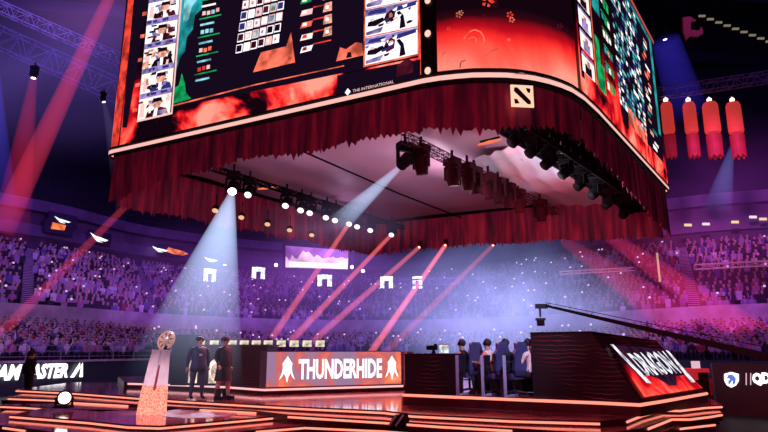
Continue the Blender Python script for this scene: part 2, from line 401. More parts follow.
def wquad(mb, pts, k, off=.05): mb.poly([onwall(x, y, off) for x, y in pts], si(k))
def screen_base(mb, x0, x1, z0, z1, n=14):
    xs = [x0 + (x1 - x0) * i / n for i in range(n + 1)]
    a = []; b = []
    for x in xs:
        p = onwall(x, 60, .02); a.append(V((p.x, p.y, z0))); b.append(V((p.x, p.y, z1)))
    mb.loft([a, b], closed=False, mi=0)
def lerp(a, b, t): return a + (b - a) * t
def skewgrid(x0, y0, x1, y1, x0b, y0b, x1b, y1b):
    """photo quad TL,TR,BL,BR -> function (s,t) to point"""
    def f(s, t): return (lerp(lerp(x0, x1, s), lerp(x0b, x1b, s), t), lerp(lerp(y0, y1, s), lerp(y0b, y1b, s), t))
    return f
def cell(mb, g, s0, t0, s1, t1, k, off=.06):
    wquad(mb, [g(s0, t1), g(s1, t1), g(s1, t0), g(s0, t0)], k, off)
def portrait(mb, g, s0, t0, s1, t1, rnd, bright='cream', off=.06):
    ls = lambda s: lerp(s0, s1, s); lt = lambda t: lerp(t0, t1, t)
    cell(mb, g, s0, t0, s1, t1, rnd.choice((bright, 'white', bright)), off)
    P = lambda pts, k, o: wquad(mb, [g(ls(a), lt(b)) for a, b in pts], k, o)
    c = rnd.uniform(.34, .66)
    P([(c - .33, 1), (c + .36, 1), (c + .3, .72), (c + .1, .58), (c - .1, .58), (c - .28, .72)], rnd.choice(('navy', 'black', 'maroon')), off + .02)
    P([(c - .1, .62), (c + .1, .62), (c + .15, .4), (c + .1, .2), (c - .1, .2), (c - .14, .4)], 'skin', off + .03)
    P([(c - .15, .4), (c - .1, .32), (c + .11, .32), (c + .17, .42), (c + .14, .14), (c - .12, .12)], 'black', off + .04)
    P([(c - .04, 1), (c + .04, 1), (c + .05, .62), (c - .05, .62)], 'white', off + .04)
    for _ in range(20):
        a_, b_ = rnd.uniform(0, .86), rnd.uniform(.02, .85); w_, h_ = rnd.uniform(.06, .2), rnd.uniform(.08, .3); q_ = rnd.uniform(-.06, .06)
        P([(a_, b_), (min(a_ + w_, 1), b_ + q_ * .5), (min(a_ + w_ + q_, 1), min(b_ + h_, 1)), (max(a_ + q_, 0), min(b_ + h_, 1))], rnd.choice(('white', 'cream', 'black', 'maroon', 'skin', 'pink', 'purple', 'black')), off + .018 + .001 * _)
    if rnd.random() < .7: x = rnd.uniform(.0, .12); P([(x, .9), (x + .16, .9), (x + .13, .25), (x + .02, .25)], 'pink', off + .02)
    if rnd.random() < .7: x = rnd.uniform(.78, .86); P([(x, .95), (x + .13, .95), (x + .1, .35), (x, .4)], 'black', off + .02)

# --- left screen
rnd = random.Random(3)
mb = MB(); screen_base(mb, 112.5, 421, ZR + .22, ZT - .1)
wquad(mb, [(141, 115), (419, 58), (419, -210), (190, -230)], 'black', .04)
wquad(mb, [(108.5, 148), (119, 146), (136, 0), (150, -120), (140, -120), (129, 0)], 'red', .045)
wquad(mb, [(123, 128), (128, 128), (149, 0), (160, -90), (143, -90)], 'black', .05)
g = skewgrid(152.5, -22, 184, -28, 138.5, 121, 172.5, 113)   # portrait column
hs = [0, .148, .305, .47, .645, .82, 1.0]
for a, b in zip(hs[:-1], hs[1:]):
    portrait(mb, g, 0, a + .035, .96, b, rnd)
    cell(mb, g, 0, a, .98, a + .035, 'purple', .07)
    for k in range(5): s = rnd.uniform(0, .8); cell(mb, g, s, a + .008, s + rnd.uniform(.05, .14), a + .026, 'navy', .085)
    cell(mb, g, -.16, a + .09, -.03, a + .115, 'orange', .07)
wquad(mb, [(138.3, 123), (172.8, 115), (172.8, 113), (138.5, 121)], 'pink', .08)
wquad(mb, [(172.6, 115), (174, 114.6), (183.5, 0), (186, -28), (184, -28), (181.5, 0)], 'pink', .08)
# teal blades
wquad(mb, [(177, 72), (181, 58), (186, 52), (188, 38), (194, 30), (196, 16), (203, 10), (205, -20), (186, -24), (182, 8)], 'teal', .06)
wquad(mb, [(184.5, 24), (190, 20), (193, 8), (199, 0), (200, -22), (187, -24)], 'cyan', .075)
wquad(mb, [(174.6, 104), (186, 101), (192, 99), (187, 93), (186, 84), (183, 74), (180, 86), (176, 88)], 'green', .06)
# team rows
for k in range(5):
    y = -8 + k * 18.5; x = 204 - k * 1.6
    wquad(mb, [(x - 2, y + 9), (x + 20, y + 4.2), (x + 20, y + 5.4), (x - 2, y + 10.2)], 'green', .06)
    col = ('cream', 'skin', 'cyan', 'orange', 'red')[k]
    for q in range(4):
        xx = x + q * 4.5 + 1; yy = y - q * 1 + rnd.uniform(-.6, .6)
        wquad(mb, [(xx, yy + 6), (xx + 3.4, yy + 5.3), (xx + 3.6, yy + 1.4), (xx + .3, yy + 2)], rnd.choice((col, col, 'pink', 'black', 'cyan')), .065)
    wquad(mb, [(x - 1, y + 14.5), (x + 13, y + 11.5), (x + 13, y + 13.5), (x - 1, y + 16.5)], 'cyan' if k else 'cream', .065)
# item grid
for blk, (gx, gy) in enumerate(((243, 1), (265, -5))):
    for r in range(5):
        for c in range(3):
            x = gx + c * 7.3 - r * 1.6; y = gy + r * 11 - c * 1.9
            if blk == 1 and r == 0 and c == 0: pass
            lit = rnd.random() < .55
            wquad(mb, [(x, y + 9.3), (x + 6.6, y + 7.9), (x + 7.4, y - .6), (x + 1, y + .7)], 'pink' if lit and rnd.random() < .4 else 'white', .06)
            wquad(mb, [(x + .7, y + 8.2), (x + 6, y + 7.1), (x + 6.6, y + .6), (x + 1.6, y + 1.6)], rnd.choice(('white', 'cream', 'cyan', 'pink')) if lit else rnd.choice(('black', 'navy', 'maroon')), .075)
            if lit: wquad(mb, [(x + 2.2, y + 6.6), (x + 4.6, y + 6.1), (x + 4.8, y + 3), (x + 2.6, y + 3.4)], rnd.choice(('purple', 'skin', 'white', 'cream')), .085)
wquad(mb, [(254, 73), (296, 63), (292, 33), (287, 47), (262, 53)], 'orange', .055)
# icon column
for k in range(6):
    y = -14 + k * 12.2
    wquad(mb, [(301, y + 7), (313 - (k % 2), y + 4.2), (314, y - 1.5), (303, y + 1)], ('cyan', 'green', 'pink', 'orange', 'cream', 'white')[k], .06)
    wquad(mb, [(303, y + 5), (308, y + 4), (308, y + .6), (304.5, y + 1.4)], rnd.choice(('cream', 'red', 'black')), .075)
    if k > 0: wquad(mb, [(314, y - 1.5), (332, y - 5.5), (332, y - 6.8), (314, y - 2.8)], 'red' if k > 1 else 'purple', .06)
    if k < 5: wquad(mb, [(324, y + 3), (333, y + 1), (333, y - 8), (326, y - 6)], rnd.choice(('cream', 'orange', 'skin')), .07); wquad(mb, [(327, y), (330, y - .6), (330, y - 4), (327, y - 3.4)], 'white', .085)
wquad(mb, [(337, 62), (364, 56), (363, 44), (357, 43), (351, 47), (347, 50), (341, 48)], 'orange', .055)
wquad(mb, [(347, 59), (353, 58), (352, 53), (349, 53)], 'black', .07)
# two large pictures
wquad(mb, [(364.2, 68), (419.8, 56), (419.8, -30), (365.4, -22)], 'orange', .055)
g = skewgrid(367, -20, 418.4, -29, 366, 66, 418.4, 54.6)
for a, b in ((0, .345), (.355, .67), (.685, 1.0)):
    cell(mb, g, 0, a, 1, b, 'white', .07)
    Q = lambda pts, k, o: wquad(mb, [g(s, lerp(a, b, t)) for s, t in pts], k, o)
    Q([(0, .28), (.45, .3), (.62, .12), (1, .1), (1, .02), (0, .02)], 'purple', .08)
    Q([(.04, .24), (.4, .25), (.4, .1), (.1, .1)], 'navy', .09)
    Q([(.6, .3), (.98, .2), (.98, .05), (.62, .12)], 'navy', .09)
    Q([(.42, .72), (.56, .62), (.58, .3), (.5, .2), (.4, .32), (.36, .5)], 'maroon', .09)
    Q([(.46, .5), (.53, .48), (.54, .32), (.47, .33)], 'skin', .1)
    Q([(.2, .7), (.38, .55), (.34, .42), (.06, .5), (.04, .66)], 'black', .085)
    Q([(.66, .98), (.78, .95), (.74, .5), (.66, .3), (.6, .34), (.68, .6)], 'black', .09)
    Q([(.02, .98), (.3, .96), (.36, .76), (.02, .86)], 'purple', .085)
    Q([(.1, .5), (.18, .5), (.18, .4), (.1, .4)], 'pink', .1)
    for _ in range(12):
        x_, y_, w_ = rnd.uniform(.0, .85), rnd.uniform(.02, .9), rnd.uniform(.04, .15); Q([(x_, y_), (x_ + w_, y_ - .03), (x_ + w_ * .8, y_ + .06), (x_ + .02, y_ + .09)], rnd.choice(('white', 'cream', 'black', 'purple', 'navy', 'pink')), .105 + .001 * _)
# orange border line above the fire
wquad(mb, [(174, 107), (256, 86), (345, 67), (345, 66), (256, 84.8), (174, 105.5)], 'orange', .06)
# black ground and lettering lower right
wquad(mb, [(338, 95), (421, 77.5), (421, 60), (338, 76)], 'black', .05)
wquad(mb, [(397, 78), (414, 73), (414, 62), (408, 59), (398, 66)], 'maroon', .06)
a, b = onwall(354, 93.2, .08), onwall(395, 84.2, .08); a.z = b.z = (a.z + b.z) / 2
up = V((0, 0, 1))
text_mb(mb, 'THE INTERNATIONAL', a, b - a, up, (b - a).length, .10, si('pink'), .0)
c = onwall(349, 93, .08); c.z = a.z + .06; rt = (b - a).normalized()
mb.poly([c - rt * .11, c - up * .13, c + rt * .11, c + up * .13], si('white'))
scrL = mb.build('video_screen', [fire_mat('fire_left', ZR + .2, ZR + 4, .55, 1.15, .12, 2.0, 5.5, .4)] + SM, SB)
scrL['label'] = 'left video screen with portrait column, item grid and red smoke'

# --- corner screen
mb = MB(); screen_base(mb, 437.5, 575.5, ZR + .22, ZT - .1, 30)
mb2 = MB()
def wcurve(mb, pts, w, k, off=.07):
    for (x0, y0), (x1, y1) in zip(pts[:-1], pts[1:]):
        dx, dy = x1 - x0, y1 - y0; q = math.hypot(dx, dy) or 1; nx, ny = -dy / q * w / 2, dx / q * w / 2
        wquad(mb, [(x0 - nx, y0 - ny), (x1 - nx, y1 - ny), (x1 + nx, y1 + ny), (x0 + nx, y0 + ny)], k, off)
sw = [(464 + 0, 40), (467, 35), (471, 32), (475, 31), (480, 33), (483, 37), (484, 42), (482, 46)]
wcurve(mb, sw, 1.2, 'orange'); wcurve(mb, [(469, 40), (473, 38), (476, 40), (476, 44)], 1, 'orange')
wcurve(mb, [(441, 68), (441, 60), (444, 54), (449, 51)], 1.1, 'orange'); wcurve(mb, [(447, 66), (449, 60), (452, 57)], 1.1, 'orange'); wcurve(mb, [(460, 69), (461, 63), (466, 61)], 1.3, 'orange'); wcurve(mb, [(484, 58), (490, 53), (498, 49)], .8, 'orange')
def ember(x, y, r, k='red'):
    for j in range(5):
        a = j * 1.257; wquad(mb, [(x + math.cos(a) * r * .3, y + math.sin(a) * r * .3), (x + math.cos(a + .4) * r, y + math.sin(a + .4) * r), (x + math.cos(a) * r * 1.2, y + math.sin(a) * r * 1.1), (x + math.cos(a - .4) * r, y + math.sin(a - .4) * r)], k, .07)
for x, y, r, k in ((487, 3, 5, 'red'), (495, 6, 3, 'maroon'), (492, 0, 4, 'red'), (459, 16, 3, 'orange'), (461, 14, 2.4, 'skin'), (509, 16, 3, 'red'), (511, 21, 2.6, 'orange'), (449, 30, 1.8, 'red'), (508, 41, 1.6, 'orange'), (558, 27, 2.6, 'maroon')): ember(x, y, r, k)
sc = mb.build('video_screen', [fire_mat('fire_corner', ZR - .2, ZR + 2.25, .28, 1.1, .62, 5.0, 1.6, .6)] + SM, SB)
sc['label'] = 'curved corner video screen with glowing red flames and swirl'

# --- right screen
mb = MB(); screen_base(mb, 578.5, 667, ZR + .22, ZT - .1, 14)
def zf(px, f):    # point on the right face at photo column px and height fraction f of the face
    p = onwall(px, 60, 0); return p, ZR + .2 + f * (ZT - ZR - .3)
def fq(x0, x1, f0, f1, k, off=.05, d=0):
    v = []
    for x, f in ((x0, f0 + 0), (x1, f0 + d), (x1, f1 + d), (x0, f1)):
        p, z = zf(x, f); nn = V((p.x, p.y, 0)).normalized() * -off; nn = V((dw.y, -dw.x, 0)) * off
        v.append(V((p.x, p.y, z)) + nn)
    mb.poly(v, si(k))
fq(579.5, 622, .07, .985, 'black', .03); fq(622, 652, .12, .985, 'black', .03); fq(652, 665, .05, .985, 'black', .03)
rnd = random.Random(9)
for k in range(8):
    f0 = .10 + k * .108
    fq(580.5, 592, f0, f0 + .078, rnd.choice(('white', 'cream')), .05); fq(583, 589, f0, f0 + .045, rnd.choice(('purple', 'black')), .06)
    fq(584.5, 587.5, f0 + .035, f0 + .065, 'skin', .07); fq(580.5, 592, f0 + .078, f0 + .09, 'purple', .05)
fq(593, 594, .1, .97, 'orange')
fq(595, 602, .5, .97, 'teal'); fq(596, 600, .7, .97, 'cyan', .06); fq(595, 602, .10, .24, 'green'); fq(595, 599, .24, .36, 'green')
for k in range(9):
    f0 = .15 + k * .09
    for j in range(3): fq(604 + j * 2.6, 606 + j * 2.6, f0 + rnd.uniform(0, .015), f0 + .04, rnd.choice(('cream', 'green', 'skin', 'teal', 'green')), .05)
    fq(603.5, 611.5, f0 + .046, f0 + .054, 'green')
for k in range(26):
    f0 = .16 + k * .03
    for j in range(10):
        if rnd.random() < .88: fq(615 + j * 2.4, 615 + j * 2.4 + rnd.uniform(1.3, 2.3), f0, f0 + rnd.uniform(.016, .027), rnd.choice(('cyan', 'white', 'teal', 'navy', 'cream', 'black', 'cyan')), .05)
for k in range(20):
    f0 = .14 + k * .038; x_ = rnd.uniform(641, 645); fq(x_, x_ + rnd.uniform(2, 4), f0, f0 + rnd.uniform(.014, .03), rnd.choice(('skin', 'cream', 'orange', 'teal', 'white')), .05)
fq(612, 652, .94, .97, 'teal'); fq(650, 652, .3, .95, 'teal')
for k in range(8):
    f0 = .06 + k * .11; fq(655, 664, f0, f0 + .1, 'white', .05); [fq(x_, x_ + 2, f0 + z_, f0 + z_ + .025, rnd.choice(('purple', 'navy', 'cyan', 'black', 'purple')), .055 + .001 * i_) for i_, (x_, z_) in enumerate([(rnd.uniform(655, 662), rnd.uniform(0, .07)) for _ in range(6)])]; fq(657, 661, f0 + .01, f0 + .07, rnd.choice(('purple', 'navy')), .06); fq(658, 660, f0 + .05, f0 + .075, 'skin', .07)
fq(622, 638, .1, .2, 'orange', .05)
sr = mb.build('video_screen', [fire_mat('fire_right', ZR - .5, ZR + 3.4, .8, 1.15, .3, 9.0, 3.5, .5)] + SM, SB)
sr['label'] = 'right video screen seen at a steep angle with icon columns'
# dots on dark pillars
mb = MB()
pts = [onwall(x, 60, .06) for x in (422, 437)]
mb.loft([[V((p.x, p.y, ZR + .2)) for p in pts], [V((p.x, p.y, ZT - .1)) for p in pts]], closed=False)
mb.build('pillar', HULL, SB)
for y in (72, 35, 2, -32, -68):
    c = onwall(428.6, y, .1); rt = (onwall(437, 60, 0) - onwall(422, 60, 0)).normalized(); rt.z = 0
    mb = MB(); mb.poly([c + rt * .10 * math.cos(k * math.pi / 8) + up * .12 * math.sin(k * math.pi / 8) for k in range(16)]); mb.build('round_light', emat('dot_light', (1, .55, .42), 1.3), SB)
# emblem plate hanging at the corner
mb = MB(); c0 = PZ(522, 94.5, ZR - .27); n = V((.12, -1, 0)).normalized(); rt = V((1, .12, 0)).normalized(); c0 = PZ(519.5, 101, ZR - .72) - V((0, .35, 0))
E_ = thing('emblem_plate', c0, 'square cream emblem plate with dark diagonal mark below the corner rim', 'emblem')
def pq(mb, pts, off, mi=0, s=.33): mb.poly([c0 + rt * x * s + up * y * s + n * off for x, y in pts], mi)
mb = MB(); mb.box(c0, (.68, .05, .68), math.atan2(rt.y, rt.x)); mb.build('plate', emat('emblem_cream', (1, .62, .42), 1.1), E_)
mb = MB()
pq(mb, [(-.72, .78), (-.42, .78), (.74, -.45), (.74, -.78), (.45, -.78), (-.78, .42)], .03)
pq(mb, [(.32, .78), (.78, .72), (.72, .3), (.5, .34)], .03); pq(mb, [(-.78, -.3), (-.5, -.34), (-.3, -.74), (-.74, -.78)], .03)
mb.build('mark', mat('emblem_dark', (.03, .008, .01), .6), E_)

mb = MB(); mb.box(c0 + up * .42 + V((0, .04, 0)), (.05, .04, .22)); mb.build('hanger', HULL, E_)
# ceiling fabric inside the ring
FAB = mat('mauve_fabric', (.62, .42, .55), .5, noise=(.5, .25), bump=.35)
mb = MB()
NG = 28
cs = [shr(ring[2], .985), shr(V((4.4, 15.3, ZR)), .9), shr(R0, .985), shr(BK, .985)]
for i in range(NG + 1):
    for j in range(NG + 1):
        s, t = i / NG, j / NG
        p = (cs[0] * (1 - s) + cs[1] * s) * (1 - t) + (cs[3] * (1 - s) + cs[2] * s) * t
        q = abs((s * 4) % 1 - .5) * 2
        mb.v.append(V((p.x, p.y, ZR + .05 - .25 * (1 - q * q) * (t * (1 - t) * 4) - .03 * math.sin(t * 40 + s * 9))))
for i in range(NG):
    for j in range(NG): k = i * (NG + 1) + j; mb.f.append((k, k + 1, k + NG + 2, k + NG + 1)); mb.m.append(0)
o = mb.build('ceiling_fabric', FAB, SB, smooth=True); o['label'] = 'mauve fabric stretched across the underside'
# crumpled silver foil at the right part
mb = MB(); FO = mat('silver_foil', (.9, .9, 1), .35, .35, noise=(1.1, .2), bump=.6)
q4 = [PZ(474, 160, ZR - .35), PZ(552, 138, ZR - .35), PZ(632, 204, ZR - .4), PZ(545, 214, ZR - .35)]
NG = 22
for i in range(NG + 1):
    for j in range(NG + 1):
        s, t = i / NG, j / NG; p = (q4[0] * (1 - s) + q4[1] * s) * (1 - t) + (q4[3] * (1 - s) + q4[2] * s) * t
        mb.v.append(p + V((random.uniform(-.05, .05), random.uniform(-.05, .05), .10 * math.sin(t * 9 + s * 2) + .13 * abs(math.sin(s * 16 + 2.2 * math.sin(t * 3))) + .05 * math.sin(t * 23 - s * 7) + random.uniform(-.025, .025))))
for i in range(NG):
    for j in range(NG): k = i * (NG + 1) + j; mb.f.append((k, k + 1, k + NG + 2, k + NG + 1)); mb.m.append(0)
tag(mb.build('foil_sheet', FO, smooth=True), 'crumpled silver foil sheet under the right side of the cube', 'foil')

# curtains
def curtain_mat():
    m = bpy.data.materials.new('red_curtain'); m.use_nodes = True; n = m.node_tree.nodes; l = m.node_tree.links; b = n['Principled BSDF']
    g = n.new('ShaderNodeNewGeometry'); mp = n.new('ShaderNodeMapping'); mp.inputs['Scale'].default_value = (2.2, 2.2, .25)
    nt = n.new('ShaderNodeTexNoise'); nt.inputs['Scale'].default_value = 1.6; nt.inputs['Detail'].default_value = 5
    l.new(g.outputs['Position'], mp.inputs[0]); l.new(mp.outputs[0], nt.inputs['Vector'])
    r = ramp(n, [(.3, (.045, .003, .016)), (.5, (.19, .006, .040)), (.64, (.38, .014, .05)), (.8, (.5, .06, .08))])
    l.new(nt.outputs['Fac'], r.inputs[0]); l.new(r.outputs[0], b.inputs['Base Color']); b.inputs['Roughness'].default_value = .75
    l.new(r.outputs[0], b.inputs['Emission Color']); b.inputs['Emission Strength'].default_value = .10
    return m
CUR = curtain_mat()
def curtain(path, z1, drops, label, rag=.24):
    """pleated cloth hanging from a path; drops = list of cloth lengths interpolated along it"""
    mb = MB(); seg = []; 
    for a, b in zip(path[:-1], path[1:]):
        n = max(2, int((b - a).length / .09))
        for i in range(n): seg.append(a.lerp(b, i / n))
    seg.append(path[-1]); N = len(seg); cols = []; ph = 0
    for i, p in enumerate(seg):
        d = (seg[min(i + 1, N - 1)] - seg[max(i - 1, 0)]).normalized(); nn = V((d.y, -d.x, 0))
        ph += random.uniform(.5, 1.1); w = .055 * math.sin(ph)
        f = i / (N - 1) * (len(drops) - 1); k = min(int(f), len(drops) - 2); L = lerp(drops[k], drops[k + 1], f - k)
        L += (random.random() ** 2 * rag if i % 2 else -random.random() * rag * .35) + .06 * math.sin(i * .13)
        col = []
        for j, t in enumerate((0, .35, .7, .9, 1)):
            col.append(V((p.x, p.y, z1 - L * t)) + nn * w * (.25 + t) + (d * random.uniform(-.03, .03) if t == 1 else V((0, 0, 0))))
        cols.append(col)
    mb.loft(cols, closed=False)
    o = mb.build('red_curtain', CUR); return tag(o, label, 'curtain', 'curtains round the scoreboard')
fp = [shr(p, .985) for p in wallpath]; nL = len(ringL[2:])
li = nL + 3; ri = li + 11
curtain(fp[:li + 1], ZR - .1, [2.0, 1.5, 1.3, 1.45, 1.4], 'long fringed dark red curtain below the left screen rim')
curtain(fp[li:ri + 1], ZR - .1, [1.4, 1.55, 1.35, 1.4], 'short curved dark red curtain below the corner rim behind the emblem')
curtain(fp[ri:], ZR - .1, [1.4, 1.7, 2.1, 2.3], 'dark red curtain below the right screen rim')
curtain([shr(ringL[1], .98), shr(BK, .98)], ZR - .15, [2.0, 1.9, 1.8, 1.9], 'dark red curtain across the rear left side of the cube')
curtain([shr(BK, .98), shr(ringR[-2], .98)], ZR - .15, [1.9, 1.8, 2.0, 2.3], 'bright red curtain across the rear right side of the cube')

# ------------------------------------------------------------------ trusses
def truss(p0, p1, s, label, m=STEEL, r=.03, bay=None, group=None):
    p0, p1 = V(p0), V(p1); d = (p1 - p0); Ln = d.length; d.normalize(); a = d.cross(up).normalized(); b = a.cross(d); bay = bay or s
    T = thing('truss', (p0 + p1) / 2, label, 'truss', group); mb = MB(); cor = [(a * i + b * j) * s / 2 for i, j in ((-1, -1), (1, -1), (1, 1), (-1, 1))]
    for c in cor: mb.tube([p0 + c, p1 + c], r, 6)
    mb.build('chords', m, T); mb = MB(); n = max(2, int(Ln / bay))
    for i in range(n):
        q0 = p0 + d * (Ln * i / n); q1 = p0 + d * (Ln * (i + 1) / n)
        for k in range(4):
            c0_, c1_ = cor[k], cor[(k + 1) % 4]
            mb.tube([q0 + (c0_ if i % 2 else c1_), q1 + (c1_ if i % 2 else c0_)], r * .6, 4, cap=False); mb.tube([q0 + c0_, q0 + c1_], r * .6, 4, cap=False)
    mb.build('lacing', m, T); return T
truss(PY(-30, -6, 46), PY(124, 62, 46), .9, 'bright lattice truss sloping down at the top left', STEEL, .05, 1.0)
truss(PY(-10, 34, 52), PY(120, 92, 52), 1.9, 'dim wide lattice truss below the bright one at left', mat('dim_truss', (.12, .09, .2), .5), .05, 1.6)
truss(PY(650, 95, 44), PY(790, 74, 44), .8, 'pink lattice truss above the four red banners', mat('pinktruss', (.3, .16, .3), .5), .035, .8)
# trusses under the cube
zt = ZR - .55
truss(PZ(212, 168, zt), PZ(430, 236, zt), .2, 'black truss carrying the row of lit spotlights under the cube', BLACK, .03, .3)
truss(PZ(405, 138, zt), PZ(560, 214, zt), .32, 'dark truss carrying the row of reddish lamps under the cube', mat('redblack', (.07, .01, .02), .8), .022, .35)
truss(PZ(514, 116, zt), PZ(656, 214, zt), .9, 'thick black truss along the right curtain under the cube', BLACK, .11, .5)
mb = MB(); mb.tube([PZ(302, 151, ZR - .3), PZ(400, 194, ZR - .3), PZ(480, 225, ZR - .3)], .045, 6)
tag(mb.build('cable_pole', BLACK), 'thin black rod crossing the mauve fabric', 'rod')

# ------------------------------------------------------------------ stage lights
LENSW = emat('lens_white', (1, .9, .95), 1.6); LENSO = emat('lens_orange', (1, .5, .28), 1.0); LENSR = emat('lens_red', (1, .25, .2), 5)
DR = mat('dark_red_housing', (.05, .004, .010), .85, spec=.1); BH = mat('black_housing', (.010, .008, .011), .8, spec=.15)
def moving_head(p, aim, label, house=BH, lens=None, s=1.0, group=None):
    """p = top mounting point; aim = direction of the head"""
    T = thing('stage_light', p, label, 'spotlight', group); aim = V(aim).normalized(); hc = p - up * .52 * s
    side = aim.cross(up); side = side.normalized() if side.length > .05 else V((1, 0, 0)); a = math.atan2(side.y, side.x)
    mb = MB(); mb.box(p - up * .09 * s, (.42 * s, .3 * s, .18 * s), a); mb.tube([p, p + up * .25 * s], .04 * s, 6); mb.build('base', house, T)
    mb = MB(); mb.box(p - up * .22 * s, (.44 * s, .1 * s, .07 * s), a)
    for k in (-1, 1): mb.box(hc + side * .22 * s * k + up * .12 * s, (.05 * s, .13 * s, .38 * s), a)
    mb.build('yoke', house, T)
    mb = MB(); q = [hc - aim * .26 * s, hc - aim * .2 * s, hc + aim * .05 * s, hc + aim * .2 * s, hc + aim * .24 * s]
    mb.tube(q, [.1 * s, .17 * s, .18 * s, .15 * s, .16 * s], 14); hd = mb.build('head', house, T, smooth=True)
    if lens:
        mb = MB(); mb.tube([hc + aim * .235 * s, hc + aim * .26 * s], [.135 * s, .12 * s], 14); ln = mb.build('lens', lens, hd)
    return T, hc + aim * .27 * s
def beam(T, p0, p1, r0, r1, m_fn, label):
    d = V(p1) - V(p0); L = d.length; mb = MB(); n = 20
    mb.loft([[V((r * math.cos(k * 2 * math.pi / n), r * math.sin(k * 2 * math.pi / n), -z)) for k in range(n)] for r, z in ((r0, 0), (r1, L))])
    o = mb.build('light_beam', m_fn(L), T, local=True); o.location = V(p0) - gloc(T); o.rotation_euler = d.to_track_quat('-Z', 'Y').to_euler(); o['label'] = label
    return o
down = V((0, -.25, -1))
LITG = 'lit spotlights in the row under the cube'
def at(px, py, z=ZR - .6): return PZ(px, py, z)
# main white beam
p = PZ(234, 172, ZR - .5); tgt = PZ(178, 404, 1.0)
T, q = moving_head(p, (tgt - p), 'large spotlight throwing the wide white beam onto the stage at left', lens=emat('lens_hot', (.9, .95, 1), 12), s=1.35)
q1 = q + (tgt - q) * .99
beam(T, q, q1, .12, 1.7, lambda L: vol_mat('beam_white', (.5, .64, 1), 1.0, L, 1.9), 'wide pale blue light beam')
light('SPOT', q + (tgt - q).normalized() * .1, (.72, .82, 1), 6000, tgt, .1, 14, .5)
p = PZ(405, 143, ZR - .5); tg2 = PZ(300, 262, 2)
T, q = moving_head(p, PZ(345, 218, ZR - 2.2) - p, 'spotlight near the centre throwing a short pale beam to the left', BH, emat('lens_hot', (.9, .95, 1), 12), s=1.35)
e = PZ(338, 224, ZR - 2.2); beam(T, q, q + (e - q) * 1.05, .10, .55, lambda L: vol_mat('beam_white2', (.5, .68, 1), 1.1, L, 1.2), 'short pale blue light beam')
lit = [(250, 178), (287, 190), (302, 195), (311, 198), (327, 203), (336, 206), (350, 210), (358, 213), (371, 217), (392, 222)]
wh = ['first lit spotlight right of the wide white beam', 'second lit spotlight right of the wide white beam', 'third lit spotlight from the wide white beam', 'fourth lit spotlight from the wide white beam',
      'fifth lit spotlight from the wide white beam', 'sixth lit spotlight from the wide white beam', 'fourth lit spotlight from the right end of the row', 'third lit spotlight from the right end of the row', 'second lit spotlight from the right end of the row', 'last lit spotlight at the right end of the row']
heads = []
for (x, y), lb in zip(lit, wh):
    p = PZ(x, y, ZR - .6); heads.append(moving_head(p, V((-.15, -.75, -.75)) - V((p.x, 0, 0)) * .02, lb, BH, LENSW, 1.2, LITG))
# red beams starting at heads in that row and dropping behind the team desks
ends = [((350, 222), (272, 338)), ((392, 234), (290, 342)), ((420, 250), (312, 342)), ((446, 248), (370, 354)), ((494, 248), (384, 354))]
RB = lambda s: (lambda L: vol_mat('beam_red', (1, .16, .17), s, L, .12))
for k, ((x0, y0), (x1, y1)) in enumerate(ends):
    src = PZ(x0, y0, ZR - .9 - (0 if k < 2 else 1.2)); dst = PY(x1, y1, 27)
    if k < 2: T = heads[(6, 9)[k]][0]
    else: T, src = moving_head(src + up * .5, dst - src, ('dim lamp at the rear curtain with the third red beam', 'dim lamp at the rear curtain with the strongest red beam', 'dim lamp at the rear curtain with the faint rightmost red beam')[k - 2], DR, LENSR, .55)
    beam(T, src, dst, .13, .17, RB((1.3, 1.2, 1.0, 1.9, .5)[k]), 'red light beam')
# small orange lamps further back
for k, (x, y) in enumerate(((216, 207), (242, 214), (268, 221), (290, 227), (312, 232))):
    p = PY(x, y, 26.5 + k * 1.35)
    T = thing('par_lamp', p, ('leftmost', 'second from the left', 'third from the left', 'fourth from the left', 'rightmost')[k] + ' of five small orange lamps hanging before the rear curtain', 'spotlight', 'small orange lamps')
    mb = MB(); mb.tube([p, p + V((0, -.1, -.18))], [.13, .19], 12); mb.tube([p, p + up * .6], .025, 6); c = mb.build('can', BH, T)
    mb = MB(); mb.tube([p + V((0, -.1, -.185)), p + V((0, -.11, -.20))], .14, 12); mb.build('lens', LENSO, c)
# reddish lamps in silhouette
for k, (x, y) in enumerate(((421, 146), (452, 159), (467, 164), (474, 168), (488, 174), (498, 179), (508, 184), (518, 190), (540, 200))):
    p = PZ(x, y, ZR - .55); lb = ('first', 'second', 'third', 'fourth', 'fifth', 'sixth', 'seventh', 'eighth', 'last')[k]
    moving_head(p, V((.1, .1, -1)), lb + ' of the dark reddish lamps below the fabric, from the left', DR, None, 1.45, 'dark reddish lamps under the cube')
for k, (x, y) in enumerate(((516, 119), (533, 131), (548, 144), (565, 155), (580, 168), (594, 178), (607, 189), (624, 200))):
    p = PZ(x, y, ZR - .7); lb = ('first', 'second', 'third', 'fourth', 'fifth', 'sixth', 'seventh', 'last')[k]
    moving_head(p, V((-.6, -.2, -.6)), lb + ' of the black lamps along the right curtain, counted from the corner', BH, None, 1.25, 'black lamps along the right curtain')
